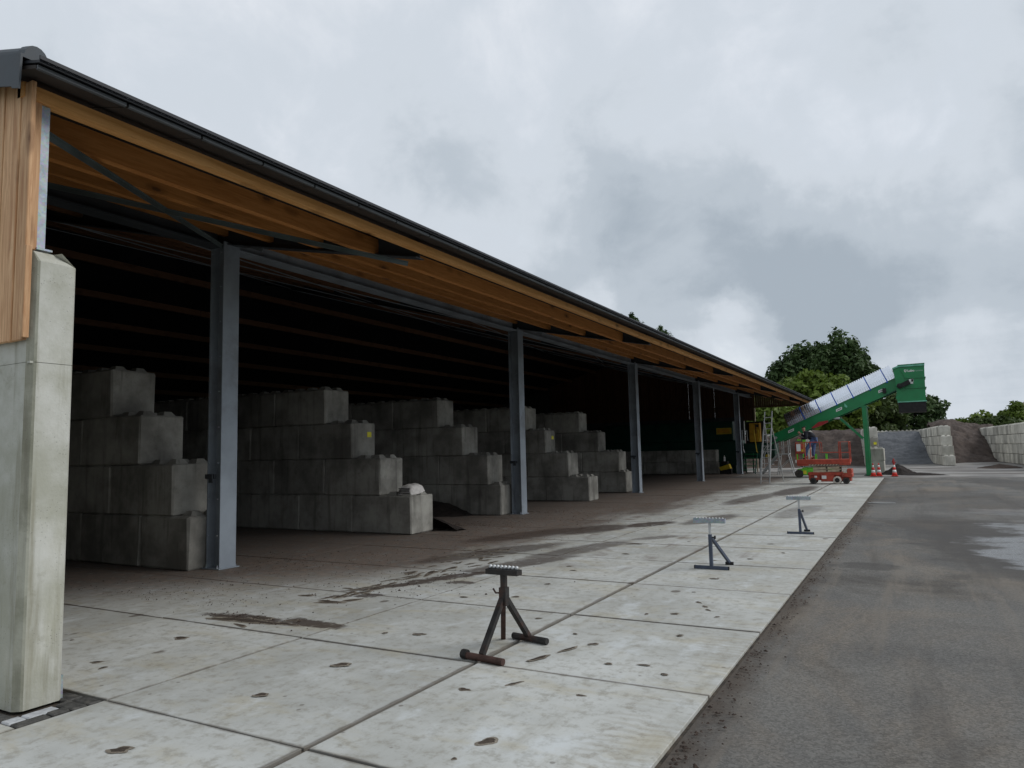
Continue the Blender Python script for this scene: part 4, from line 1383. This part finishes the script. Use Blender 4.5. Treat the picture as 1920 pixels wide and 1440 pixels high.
# lettering and shield on the hopper
def text(s, x, y, z, size, mat, parent, name='lettering', bold=0.0):
    c = bpy.data.curves.new(name, 'FONT')
    c.body = s
    c.size = size
    c.extrude = 0.002
    c.offset = bold
    tmp = bpy.data.objects.new(name, c)
    COL.objects.link(tmp)
    bpy.context.view_layer.update()
    me = bpy.data.meshes.new_from_object(tmp)
    bpy.data.objects.remove(tmp)
    me.materials.clear()
    me.materials.append(mat)
    o = bpy.data.objects.new(name, me)
    COL.objects.link(o)
    o.rotation_euler = (math.pi / 2, 0, 0)
    o.parent = parent
    o.location = Vector((x, y, z)) - Vector(parent.location)
    return o
text('Lubo', .06, HY0 - .006, 5.33, .155, M['white'], cv, bold=.006)
text('systems', .42, HY0 - .006, 5.335, .105, M['greyprint'], cv)
MB().prism([(-.09, 5.45), (.02, 5.45), (.02, 5.36), (-.035, 5.30), (-.09, 5.36)], HY0 - .004, HY0 - .01).obj('shield_logo', M['white'], cv)
MB().prism([(-.06, 5.42), (-.01, 5.42), (-.01, 5.37), (-.035, 5.345), (-.06, 5.37)], HY0 - .0105, HY0 - .013).obj('shield_logo', M['green'], cv)
# red cover panel hanging on the frame
rc = MB().prism([(-4.72, 2.62), (-4.35, 2.92), (-3.88, 2.99), (-3.86, 2.90), (-4.22, 2.72), (-4.66, 2.58)], CY0 - .16, CY0 - .05).obj('tensioner_guard', M['redtop'], cv)

# ================================================================== RED SCISSOR LIFT
lf = thing('scissor_lift', 'faded red scissor lift parked on the slabs with a man on its deck', 'lift', (-3.3, 33.8, 0))
Y0, Y1 = 33.42, 34.24
ch = MB()
ch.cbox((-4.02, Y0 + .08, .36), (-2.62, Y1 - .08, .50), .02)
ch.cbox((-3.50, Y0 + .03, .10), (-2.98, Y1 - .03, .40), .02)
ch.cbox((-4.0, Y0 + .12, .16), (-3.45, Y1 - .12, .38), .02)
ch.cbox((-3.05, Y0 + .14, .12), (-2.32, Y1 - .14, .40), .02)
ch.cbox((-2.70, Y0 + .04, .28), (-2.26, Y1 - .04, .46), .03)
ch.cbox((-2.48, Y0 + .06, .44), (-2.27, Y1 - .06, .64), .03)
ch.obj('chassis', M['red'], lf)
MB().box((-3.46, Y0 + .024, .22), (-3.28, Y0 + .029, .36)).obj('sticker', M['white'], lf)
MB().box((-3.76, Y0 + .10, .27), (-3.66, Y0 + .119, .35)).obj('sticker', M['white'], lf)
for (x, yy, r, mt) in ((-3.82, Y0 + .02, .135, 'tyre'), (-2.86, Y0 - .03, .165, 'whiterim'), (-2.52, Y0 + .06, .14, 'tyre'), (-3.82, Y1 - .12, .135, 'tyre'), (-2.86, Y1 - .12, .165, 'tyre')):
    wl = MB().lathe((x, yy, r), [(r * .8, 0), (r, .02), (r, .10), (r * .8, .12)], 22, 'y').obj('wheel', M[mt], lf)
    MB().lathe((x, yy - .004, r), [(r * .58, .0), (r * .60, .02)], 16, 'y').obj('hub', M['rubber'], wl)
# scissor stack
for ys in (Y0 + .14, Y1 - .2):
    for k in range(2):
        zc = .53 + k * .125
        MB().bar((-3.80, ys, zc), (-2.70, ys, zc + .05), .05, .095).obj('scissor_arm', M['beige'], lf)
        MB().bar((-3.80, ys + .06, zc + .06), (-2.70, ys + .06, zc + .01), .05, .095).obj('scissor_arm', M['beige'], lf)
for x, k in ((-3.25, 0), (-3.25, 1), (-2.72, 0), (-2.72, 1)):
    MB().lathe((x, Y0 + .085, .56 + k * .125), [(.035, 0), (.035, .03)], 10, 'y').obj('pivot_pin', M['rubber'], lf)
# access ladder
ld = MB()
for k in range(4):
    ld.box((-2.62, Y0 + .06, .47 + k * .105), (-2.46, Y0 + .12, .505 + k * .105))
ld.obj('step', M['beige'], lf)
# deck
dk = MB().cbox((-4.43, Y0, .84), (-2.34, Y1, 1.05), .012)
dk.cbox((-4.42, Y0 + .02, .78), (-3.9, Y1 - .02, .838), .01)
deck = dk.obj('deck', M['red'], lf)
MB().box((-3.95, Y0 + .01, .795), (-2.75, Y0 + .04, .838)).obj('edge_strip', M['beige'], deck)
for k in range(10):
    x = -3.9 + k * .118
    MB().prism([(x, .797), (x + .05, .797), (x + .09, .836), (x + .04, .836)], Y0 + .0, Y0 + .008).obj('stripe', M['hazard'], deck)
MB().cbox((-2.74, Y0 - .03, .80), (-2.31, Y0 + .02, .92), .01).obj('gate_sill', M['red'], lf)
# rails
def rail(pts, name='guard_rail', r=.02):
    MB().tube(pts, r, 6).obj(name, M['red'], lf)
for ys in (Y0 + .03, Y1 - .03):
    rail([(-4.44, ys, 1.05), (-4.44, ys, 1.80), (-4.08, ys, 1.80), (-3.50, ys, 1.79), (-3.47, ys, 1.76), (-3.46, ys, 1.34), (-2.72, ys, 1.34)])
    for x in (-4.07, -3.85):
        rail([(x, ys, 1.05), (x, ys, 1.80)], 'rail_post')
    rail([(-4.44, ys, 1.34), (-4.07, ys, 1.34)])
    rail([(-2.72, ys, .92), (-2.72, ys, 1.78), (-2.33, ys, 1.78), (-2.33, ys, .92)], 'gate_frame', .024)
    rail([(-2.72, ys, 1.33), (-2.33, ys, 1.33)], 'gate_frame', .015)
rail([(-4.44, Y0 + .03, 1.80), (-4.44, Y1 - .03, 1.80)])
rail([(-2.33, Y0 + .03, 1.78), (-2.33, Y1 - .03, 1.78)], 'gate_frame')
pn = MB().cbox((-4.42, Y0 - .04, 1.36), (-4.10, Y0 + .005, 1.76), .01).obj('control_panel', M['red'], lf)
MB().box((-4.40, Y0 - .044, 1.42), (-4.23, Y0 - .05, 1.73)).obj('notice', M['white'], pn)
MB().box((-4.20, Y0 - .044, 1.40), (-4.13, Y0 - .05, 1.50)).obj('sticker', M['yellow'], pn)

# ================================================================== LIME LIFT BEHIND
gl = thing('lime_lift', 'lime green lift machine half hidden behind the red scissor lift', 'lift', (-4.6, 40.2, 0))
MB().cbox((-5.28, 39.9, .13), (-3.6, 40.7, .46), .03).cbox((-5.05, 39.95, .46), (-3.7, 40.65, .52), .02).obj('chassis', M['lime'], gl)
for x in (-5.20, -3.8):
    wl = MB().lathe((x, 39.84, .22), [(.17, 0), (.21, .02), (.21, .16), (.17, .18)], 20, 'y').obj('wheel', M['tyre'], gl)
MB().box((-5.0, 39.892, .20), (-4.84, 39.898, .38)).obj('sticker', M['tag'], gl)
MB().box((-5.02, 40.1, .52), (-4.96, 40.5, .78)).box((-4.55, 40.1, .52), (-4.49, 40.5, .78)).box((-4.92, 40.2, .53), (-4.58, 40.5, .72)).obj('mast_base', M['alu'], gl)
MB().cbox((-5.36, 39.95, .78), (-3.75, 40.65, .93), .01).obj('deck', M['white'], gl)
for x in (-5.30, -4.98, -4.4, -3.9):
    MB().box((x, 39.98, .93), (x + .10, 40.02, 1.22)).obj('rail_post', M['lime'], gl)
MB().box((-5.22, 39.98, 1.80), (-4.80, 40.02, 1.84)).box((-5.22, 39.98, 1.92), (-5.05, 40.02, 2.0)).box((-4.96, 39.98, 1.85), (-4.80, 40.02, 2.0)).box((-4.92, 39.98, .93), (-4.86, 40.02, 1.795)).obj('control_stand', M['lime'], gl)

# ================================================================== PERSON on the red deck
ps = thing('person', 'man in black jacket and blue jeans bending forward on the red lift', 'person', (-3.95, 33.84, 1.05))
FZ = 1.052
def skin(name, verts, edges, radii, mat, parent, sub=1, root=0):
    me = bpy.data.meshes.new(name)
    me.from_pydata([tuple(v_) for v_ in verts], edges, [])
    o = bpy.data.objects.new(name, me)
    COL.objects.link(o)
    md = o.modifiers.new('skin', 'SKIN')
    md.use_smooth_shade = True
    sv = me.skin_vertices[0].data
    for i, r in enumerate(radii):
        sv[i].radius = (r if isinstance(r, tuple) else (r, r))
        sv[i].use_root = (i == root)
    if sub:
        s_ = o.modifiers.new('sub', 'SUBSURF')
        s_.levels = sub
        s_.render_levels = sub
    me.materials.append(mat)
    o.parent = parent
    o.location = -Vector(parent.location)
    return o
hip = Vector((-3.73, 33.86, FZ + .88))
ches = Vector((-4.02, 33.84, FZ + 1.12))
neck = Vector((-4.11, 33.83, FZ + 1.22))
head = Vector((-4.12, 33.80, FZ + 1.35))
shl, shr = ches + Vector((.0, -.18, .03)), ches + Vector((.0, .18, .03))
ell, elr = Vector((-3.98, 33.56, FZ + .90)), Vector((-4.10, 34.06, FZ + .98))
hal, har = Vector((-4.24, 33.66, FZ + .93)), Vector((-4.28, 33.98, FZ + 1.14))
kl, kr = Vector((-4.02, 33.74, FZ + .48)), Vector((-3.78, 33.96, FZ + .47))
al, ar = Vector((-4.10, 33.76, FZ + .09)), Vector((-3.81, 33.97, FZ + .09))
tl, tr_ = Vector((-4.22, 33.74, FZ + .03)), Vector((-3.92, 33.95, FZ + .03))
hl_, hr_ = hip + Vector((0, -.09, -.04)), hip + Vector((0, .09, -.04))
bv = [hip, (hip + ches) / 2, ches, neck, head, shl, ell, hal, shr, elr, har, hl_, kl, al, tl, hr_, kr, ar, tr_, head + Vector((0, 0, .09))]
be = [(0, 1), (1, 2), (2, 3), (3, 4), (4, 19), (2, 5), (5, 6), (6, 7), (2, 8), (8, 9), (9, 10), (0, 11), (11, 12), (12, 13), (13, 14), (0, 15), (15, 16), (16, 17), (17, 18)]
br_ = [.09, .09, .10, .05, .085, .06, .042, .03, .06, .042, .03, .075, .055, .04, .035, .075, .055, .04, .035, .06]
skin('body', bv, be, br_, M['skin'], ps)
skin('jacket', [hip + Vector((.0, 0, -.03)), (hip + ches) / 2 + Vector((.05, 0, .04)), ches + Vector((.03, 0, .02)), neck + Vector((.02, 0, -.03)), shl, ell, hal * .93 + ell * .07, shr, elr, har * .93 + elr * .07],
     [(0, 1), (1, 2), (2, 3), (2, 4), (4, 5), (5, 6), (2, 7), (7, 8), (8, 9)], [.185, .205, .185, .09, .105, .08, .055, .105, .08, .055], M['jacket'], ps)
skin('trousers', [hip + Vector((.01, 0, -.0)), hl_, kl, al + Vector((0, 0, .03)), hr_, kr, ar + Vector((0, 0, .03))], [(0, 1), (1, 2), (2, 3), (0, 4), (4, 5), (5, 6)], [.14, .115, .085, .07, .115, .085, .07], M['jeans'], ps)
for a_, t_ in ((al, tl), (ar, tr_)):
    skin('boot', [a_ + Vector((.03, 0, .05)), a_ + Vector((.02, 0, -.035)), t_ + Vector((0, 0, .01))], [(0, 1), (1, 2)], [.058, .05, .042], M['boot'], ps)
skin('cap', [head + Vector((.035, 0, .035)), head + Vector((.015, 0, .10))], [(0, 1)], [.125, .105], M['jacket'], ps, 2)
# five short fingers on each hand
for hpos, elb, sgn in ((hal, ell, 1), (har, elr, -1)):
    dv = (hpos - elb).normalized()
    sd = dv.cross(Vector((0, 1, 0))).normalized()
    pv = [hpos - dv * .02, hpos + dv * .06]
    pe = [(0, 1)]
    pr = [.03, .036]
    for q in range(4):
        b_ = hpos + dv * .075 + sd * (q - 1.5) * .022
        i0 = len(pv)
        pv += [b_, b_ + dv * (.04 - .004 * abs(q - 1.5)) + Vector((0, -.01 * sgn, 0)), b_ + dv * .055 + Vector((0, -.03 * sgn, 0))]
        pe += [(1, i0), (i0, i0 + 1), (i0 + 1, i0 + 2)]
        pr += [.011, .009, .008]
    i0 = len(pv)
    pv += [hpos + dv * .02 + sd * .045, hpos + dv * .06 + sd * .06]
    pe += [(0, i0), (i0, i0 + 1)]
    pr += [.012, .009]
    skin('hand', pv, pe, pr, M['skin'], ps)

# ================================================================== LADDERS
la = thing('ladder', 'tall aluminium step ladder standing open on the apron', 'ladder', (-5.8, 34.2, 0))
BL, BR, TL, TR = Vector((-6.09, 34.0, 0)), Vector((-5.70, 34.0, 0)), Vector((-5.84, 34.6, 3.26)), Vector((-5.52, 34.6, 3.28))
for a_, b_ in ((BL, TL), (BR, TR)):
    MB().bar(a_, b_, .030, .075, 0, (0, 1, 0)).obj('rail', M['alu'], la)
    m_ = a_.lerp(b_, .75)
    MB().bar(a_ + Vector((0, -.04, .35)), m_ + Vector((.0, -.04, 0)), .045, .05, 0, (0, 1, 0)).obj('rail', M['alu'], la)
for k in range(12):
    f_ = (k * .262 + .11) / 3.27
    p_, q_ = BL.lerp(TL, f_), BR.lerp(TR, f_)
    MB().bar(p_, q_, .035, .03).obj('rung', M['alu'], la)
for dx in (0.0,):
    MB().tube([(-5.60, 34.52, 2.75), (-5.53, 35.0, 1.9), (-5.42, 35.5, .8), (-5.36, 35.75, 0)], .022, 6).obj('rear_leg', M['alu'], la)
    MB().tube([(-5.86, 34.5, 2.75), (-5.88, 35.0, 1.9), (-5.95, 35.5, .8), (-6.0, 35.75, 0)], .022, 6).obj('rear_leg', M['alu'], la)
for z_, yy in ((.7, 35.55), (1.5, 35.2)):
    MB().bar((-5.93 + z_ * .03, yy, z_), (-5.42 - z_ * .05, yy, z_), .025).obj('rung', M['alu'], la)

pf = thing('platform_steps', 'aluminium platform steps with handrails behind the tall ladder', 'steps', (-6.2, 44.6, 0))
PX0, PX1 = -6.75, -6.25
def pt(x, y_, z_):
    return (x, y_, z_)
pyn, pyf = 44.0, 44.7
for yy in (pyn, pyf):
    MB().tube([(-7.75, yy, .45), (-7.75, yy, 1.05), (-7.55, yy, 1.55), (-6.95, yy, 2.10), (-6.25, yy, 2.10), (-6.25, yy, 1.22)], .028, 6).obj('handrail', M['alu'], pf)
    MB().tube([(-6.95, yy, 1.66), (-6.24, yy, 1.66)], .022, 6).obj('handrail', M['alu'], pf)
    MB().tube([(-6.6, yy, 2.10), (-6.6, yy, 1.22)], .02, 6).obj('handrail', M['alu'], pf)
    MB().bar((-7.85, yy, .03), (-6.85, yy, 1.2), .04, .09).obj('stringer', M['alu'], pf)
    MB().tube([(-6.75, yy, 1.2), (-6.9, yy, .0)], .028, 6).obj('leg', M['alu'], pf)
    MB().tube([(-6.28, yy, 1.2), (-6.02, yy, 0.0)], .028, 6).obj('leg', M['alu'], pf)
    MB().tube([(-6.86, yy, .3), (-6.2, yy, .95)], .018, 6).obj('brace', M['alu'], pf)
    MB().tube([(-6.9, yy, .22), (-6.05, yy, .22)], .018, 6).obj('brace', M['alu'], pf)
MB().cbox((-6.95, pyn, 1.17), (-6.22, pyf, 1.22), .008).obj('platform', M['alu'], pf)
for k in range(5):
    f_ = (k + .5) / 5
    MB().box((-7.85 + f_, pyn, .05 + f_ * 1.1), (-7.68 + f_, pyf, .085 + f_ * 1.1)).obj('tread', M['alu'], pf)

# ================================================================== TRAFFIC CONES
def cone(x, y_, label, rag=False, s=1.0):
    t = thing('traffic_cone', label, 'cone', (x, y_, 0), 'red and white traffic cones')
    bz = MB().cbox((x - .17 * s, y_ - .17 * s, 0), (x + .17 * s, y_ + .17 * s, .04), .012).obj('base', M['conered'], t)
    zs = [0.04, .20, .34, .48, .60, .70]
    rad = lambda z_: (.135 - .155 * z_) * s
    for i in range(5):
        MB().lathe((x, y_, 0), [(rad(zs[i]), zs[i] * s if i else .04), (rad(zs[i + 1]), zs[i + 1] * s)], 18).obj('band', M['conewhite'] if i in (1, 3) else M['conered'], t, True)
    if rag:
        g_ = MB()
        g_.tube([(x, y_, .66 * s), (x - .03, y_, .80 * s), (x + .0, y_, .88 * s), (x - .02, y_, .94 * s)], .06, 7, 0, .03)
        g_.tube([(x, y_, .70 * s), (x + .06, y_, .72 * s), (x + .06, y_, .82 * s)], .035, 6, 0, .02)
        rg = g_.obj('glove', M['redtop'])
        tag(rg, 'red rag glove pulled over the tip of the lone cone', 'glove')
    return t
cone(-1.83, 41.55, 'left of the two cones side by side at the conveyor leg', False, .95)
cone(-1.57, 41.75, 'right of the two cones side by side, touching the stacked blocks', False, .95)
cone(-0.86, 41.5, 'lone red and white cone with a red glove on top', True, .95)

# ================================================================== ROLLER STANDS
# nearest: home-made black tripod
s1 = thing('roller_stand', 'black oily home-made tripod roller stand, nearest on the apron', 'roller stand', (-3.1, 5.35, 0), 'roller stands in a row on the apron')
top = Vector((-3.08, 5.33, .475))
f1, f2, f3 = Vector((-3.11, 5.0, .03)), Vector((-3.05, 5.70, .03)), Vector((-3.36, 5.74, 0.0))
MB().tube([(-3.29, 5.015, .029), (-2.89, 4.965, .029)], .028, 12).obj('foot_tube', M['rust'], s1)
MB().tube([(-3.30, 5.017, .036), (-3.25, 5.010, .036)], .038, 10).obj('foot_cap', M['blackstand'], s1)
MB().tube([(-3.22, 5.72, .028), (-2.85, 5.655, .028)], .028, 10).obj('foot_tube', M['blackstand'], s1)
MB().bar(top + Vector((-.01, -.02, -.05)), f1 + Vector((0, 0.01, .02)), .045, .04).obj('leg', M['blackstand'], s1)
MB().bar(top + Vector((.01, .02, -.05)), f2 + Vector((0, -.01, .015)), .045, .04).obj('leg', M['blackstand'], s1)
MB().bar(top + Vector((-.02, .02, -.05)), Vector((-3.30, 5.68, .005)), .042, .04).obj('leg', M['rust'], s1)
MB().box(top + Vector((-.032, -.032, -.10)), top + Vector((.032, .032, .05))).obj('socket', M['blackstand'], s1)
MB().box(top + Vector((-.022, -.022, .05)), top + Vector((.022, .022, .155))).obj('post', M['blackstand'], s1)
MB().tube([top + Vector((-.03, 0, .0)), top + Vector((-.075, -.01, .0)), top + Vector((-.10, -.01, .035))], .008, 6).obj('clamp_screw', M['rust'], s1)
tb = top + Vector((0.0, 0, .155))
ax = Vector((.155, -.005, 0))
MB().bar(tb - ax + Vector((0, 0, .022)), tb + ax + Vector((0, 0, .022)), .085, .043).obj('head', M['blackstand'], s1)
for k in range(8):
    q = tb - ax + ax * 2 * ((k + .7) / 8.4) + Vector((0, 0, .058))
    bl = MB().lathe(q + Vector((0, 0, -.015)), [(.006, -.014 + .014), (.0155, .006), (.0185, .016), (.0145, .028), (.005, .034)], 10).obj('ball', M['alu'], s1, True)


def blue_stand(x, y_, h, label, rear):
    t = thing('roller_stand', label, 'roller stand', (x, y_, 0), 'roller stands in a row on the apron')
    MB().bar((x - .225, y_ - .0, .022), (x + .225, y_ - .0, .022), .042, .042).obj('foot_bar', M['slateblue'], t)
    for sx in (-1, 1):
        MB().box((x + sx * .226, y_ - .022, 0), (x + sx * .236, y_ + .022, .045)).obj('end_cap', M['rubber'], t)
    MB().box((x - .022, y_ - .022, .043), (x + .022, y_ + .022, .47)).obj('post', M['slateblue'], t)
    MB().bar((x + .01, y_ + .03, .42), (x + rear[0], y_ + rear[1], .03), .036, .036).obj('leg', M['slateblue'], t)
    MB().bar((x + rear[0] - .055, y_ + rear[1], .02), (x + rear[0] + .055, y_ + rear[1], .02), .036, .04).obj('foot', M['rubber'], t)
    MB().box((x - .015, y_ - .015, .47), (x + .015, y_ + .015, h - .07)).obj('inner_post', M['alu'], t)
    MB().lathe((x + .024, y_, .43), [(.008, 0), (.008, .03), (.024, .032), (.024, .05)], 10, 'x').obj('clamp_knob', M['rubber'], t)
    hd = MB().box((x - .215, y_ - .035, h - .07), (x + .215, y_ - .030, h - .008)).box((x - .215, y_ + .030, h - .07), (x + .215, y_ + .035, h - .008)).box((x - .215, y_ - .030, h - .07), (x + .215, y_ + .030, h - .064))
    hd.box((x - .215, y_ - .030, h - .064), (x - .211, y_ + .030, h - .01)).box((x + .211, y_ - .030, h - .064), (x + .215, y_ + .030, h - .01))
    hd.obj('head', M['galv'], t)
    for k in range(9):
        MB().lathe((x - .18 + k * .045, y_, h - .03), [(.006, -.004), (.013, .004), (.016, .018), (.012, .030), (.004, .036)], 10).obj('ball', M['alu'], t, True)
    return t
blue_stand(-2.505, 10.03, .695, 'slate blue roller stand with pale ball head, middle of the three', (.14, .46))
blue_stand(-1.935, 14.53, .71, 'slate blue roller stand with pale ball head, farthest of the three', (.06, .46))

# manhole cover at the slab edge
mh = MB().lathe((-0.86, 22.9, -.012), [(.36, 0), (.36, .014), (.30, .016), (.29, .006), (.27, .014), (.05, .018)], 28).obj('manhole_cover', M['iron'])
tag(mh, 'round grey manhole cover in the asphalt by the apron edge', 'manhole cover')

# ================================================================== DARK GREEN MACHINE IN THE SHED
mc = thing('shredder', 'large dark green machine standing in the dark end of the shed', 'machine', (-13, 48.5, 0))
mb = MB().cbox((-19.5, 47.3, .5), (-9.75, 49.6, 2.1), .04).cbox((-18.8, 47.25, 2.1), (-10.0, 49.7, 3.35), .04)
mb.cbox((-9.75, 47.9, .9), (-7.6, 49.4, 1.9), .03)
mb.box((-19, 47.6, .02), (-18.6, 49.4, .5)).box((-15, 47.6, .02), (-14.6, 49.4, .5)).box((-10.4, 47.6, .02), (-10.0, 49.4, .5))
mb.obj('body', M['darkgreen'], mc)
pnl = MB().box((-11.05, 47.24, 2.52), (-10.1, 47.20, 2.92)).obj('sign_panel', M['yellow'], mc)
MB().box((-10.98, 47.198, 2.58), (-10.2, 47.19, 2.86)).obj('sign_face', M['orange'], pnl)
MB().box((-9.36, 47.4, 1.30), (-8.25, 48.6, 1.36)).obj('platform', M['darkgreen'], mc)
MB().cbox((-9.36, 47.95, 1.36), (-8.20, 48.6, 3.28), .02).obj('cabinet_back', M['rubber'], mc)
cb = MB().cbox((-9.06, 47.6, 1.98), (-8.38, 47.94, 3.18), .02).obj('cabinet', M['orange'], mc)
MB().box((-8.66, 47.56, 2.5), (-8.62, 47.6, 3.1)).box((-8.60, 47.58, 2.90), (-8.46, 47.6, 3.08)).obj('switch', M['rubber'], cb)
MB().tube([(-9.30, 47.0, 1.30), (-9.36, 47.0, 1.5), (-9.40, 47.0, 2.72), (-9.10, 47.0, 2.72), (-9.08, 47.1, 2.05)], .025, 6).obj('handrail', M['alu'], mc)
MB().tube([(-8.48, 47.0, 1.28), (-8.55, 47.0, 1.35), (-8.66, 47.0, 2.72), (-8.40, 47.0, 2.72), (-8.38, 47.1, 2.0)], .025, 6).obj('handrail', M['yellow'], mc)
for k in range(5):
    MB().box((-9.30, 46.2 + k * .22, .22 + k * .24), (-8.55, 46.4 + k * .22, .26 + k * .24)).obj('tread', M['green'], mc)
for x in (-9.34, -8.55):
    MB().bar((x, 46.1, .02), (x, 47.3, 1.3), .04, .14).obj('stringer', M['darkgreen'], mc)
for x in (-9.36, -8.9, -8.5):
    MB().box((x, 47.35, .02), (x + .07, 47.42, 1.3)).obj('leg', M['darkgreen'], mc)
MB().lathe((-7.95, 47.1, 1.05), [(.06, 0), (.13, .02), (.13, .12), (.05, .14)], 14, 'y').obj('valve_wheel', M['yellow'], mc)
yb_ = MB()
yb_.prism([(-10.72, .42), (-10.12, .62), (-10.02, .34), (-10.62, .22)], 46.0, 46.5)
o = yb_.obj('tool_box', M['yellow'])
tag(o, 'yellow tilted box lying beside the low block wall under the machine', 'box')
MB().box((-10.7, 46.05, .0), (-9.98, 46.45, .34)).obj('box_support', M['rubber'], o)
bt = MB().lathe((-10.42, 46.3, .80), [(.05, 0), (.055, .02), (.055, .26), (.025, .30), (.025, .36)], 12).obj('bottle', M['white'])
tag(bt, 'small white bottle standing behind the yellow box', 'bottle')
MB().box((-10.6, 46.1, .62), (-10.2, 46.5, .80)).obj('shelf', M['rubber'], bt)

# soil crumbs scattered on the hall side of the apron
R = np.random.default_rng(5)
mb = MB()
def crumb(x, y_, s):
    vs = []
    for (a_, b_, c_) in ((1, 0, 0), (-1, 0, 0), (0, 1, 0), (0, -1, 0), (0, 0, 1)):
        k_ = s * R.uniform(.6, 1.2)
        vs.append((x + a_ * k_, y_ + b_ * k_, .004 + c_ * k_ * .7))
    mb.add(vs, [(0, 2, 4), (2, 1, 4), (1, 3, 4), (3, 0, 4)])
for k in range(4200):
    y_ = 5.5 + 26 * R.random() ** 1.3
    x = -8.0 + .06 * (y_ - 8) + R.normal(0, 1.1)
    if x < -11 or x > -2:
        continue
    crumb(x, y_, abs(R.normal(0, .005)) + .003)
for (cx_, cy_, sx, sy, n) in ((-6.1, 5.30, .35, .09, 160), (-5.8, 7.6, .5, .5, 250), (-9.0, 8.6, .6, .5, 300), (-9.2, 17.9, .7, .5, 500), (-8.8, 15.0, .7, 1.2, 500), (-9.4, 14.3, .5, .3, 500)):
    for k in range(n):
        crumb(cx_ + R.normal(0, sx), cy_ + R.normal(0, sy), abs(R.normal(0, .006)) + .003)
for k in range(1500):
    crumb(-1.24 + abs(R.normal(0, .10)), 2.0 + 22 * R.random() ** 1.4, abs(R.normal(0, .006)) + .003)
cr_o = mb.obj('soil_crumbs', M['soil'])
tag(cr_o, 'brown soil crumbs scattered over the apron', None, None, 'stuff')

# flat dried mud patches: over the lifting sockets of the slabs, and trodden or dripped elsewhere
mb = MB()
def mud(x, y_, rx, ry, an, n=18):
    vs = [(x, y_, .0085)]
    ph = R.random(4) * 6.28
    for ring, zz_ in ((.42, .0078), (.74, .0068), (1.08, .0042)):
        for k in range(n):
            a_ = 2 * math.pi * k / n
            f_ = ring * (1 + .16 * math.sin(2 * a_ + ph[0]) + .14 * math.sin(3 * a_ + ph[1]) + .10 * math.sin(5 * a_ + ph[2]) + R.uniform(-.08, .08))
            u_, v_ = rx * f_ * math.cos(a_), ry * f_ * math.sin(a_)
            vs.append((x + u_ * math.cos(an) - v_ * math.sin(an), y_ + u_ * math.sin(an) + v_ * math.cos(an), zz_))
    fs = [(0, 1 + k, 1 + (k + 1) % n) for k in range(n)]
    fs += [(1 + k, 1 + n + k, 1 + n + (k + 1) % n, 1 + (k + 1) % n) for k in range(n)]
    mb.add(vs, fs)
    mb.add(vs, [(1 + n + k, 1 + 2 * n + k, 1 + 2 * n + (k + 1) % n, 1 + n + (k + 1) % n) for k in range(n)], 1)
for (x, y_, rx, ry, an) in [(-6.07, 4.47, .075, .05, .3), (-4.08, 4.45, .08, .045, .5), (-4.1, 3.66, .055, .035, .4), (-6.46, 6.45, .09, .06, .2), (-6.02, 3.65, .055, .028, .5), (-4.09, 2.63, .07, .045, .4), (-4.09, 5.49, .06, .035, .2),
                             (-2.24, 3.65, .075, .04, .9), (-2.86, 4.36, .045, .03, .3), (-2.6, 4.62, .08, .02, 1.2), (-2.73, 5.26, .13, .028, 1.2), (-2.62, 5.60, .10, .025, 1.3), (-2.17, 5.35, .035, .02, .2), (-1.91, 5.43, .045, .018, .2),
                             (-5.9, 6.26, .16, .07, .5), (-5.75, 6.45, .13, .05, .9), (-6.02, 6.30, .07, .05, .1), (-6.3, 7.0, .07, .03, .2), (-6.1, 7.3, .06, .03, .2), (-2.11, 7.83, .05, .02, 2.2), (-2.0, 7.65, .05, .02, 2.2), (-1.93, 7.5, .04, .02, 2.2),
                             (-1.7, 5.27, .03, .02, 0), (-2.07, 4.59, .03, .02, 0), (-3.36, 6.49, .035, .02, .3), (-4.38, 12.2, .12, .06, .2), (-4.22, 9.24, .05, .03, .2), (-4.64, 7.1, .045, .03, .2), (-4.09, 7.35, .05, .03, .3), (-4.1, 8.2, .04, .03, .3),
                             (-6.1, 5.22, .34, .07, .12), (-5.78, 5.24, .22, .055, .05), (-6.35, 5.16, .20, .05, .2), (-5.55, 5.28, .15, .05, -.1), (-6.0, 5.36, .16, .05, .2), (-5.62, 5.42, .10, .035, .3), (-5.95, 5.05, .12, .03, -.2),
                             (-2.2, 11.1, .05, .03, 0), (-2.3, 9.3, .05, .03, 0), (-2.2, 12.9, .06, .03, 0), (-4.1, 11.0, .06, .04, 0)]:
    mud(x, y_, rx, ry, an)
for k in range(48):
    y_ = 2.2 + 30 * R.random() ** 1.5
    x = R.uniform(-7, -1.4)
    z_ = .012 + .022 * R.random() ** 2
    mud(x, y_, z_ * 1.5, z_, R.uniform(0, 3), 10)
for k in range(70):     # wheel-dragged trail from the third bay
    t_ = R.random()
    x = -6.0 - .25 * t_ + R.normal(0, .10 + .2 * t_)
    y_ = 6.6 + 4.5 * t_ + R.normal(0, .15)
    mud(x, y_, R.uniform(.04, .16), R.uniform(.02, .05), R.uniform(1.1, 1.9), 12)
md = mb.obj('mud_patches', [M['mud'], M['mudthin']])
tag(md, 'dark dried mud spots on the concrete slabs', None, None, 'stuff')
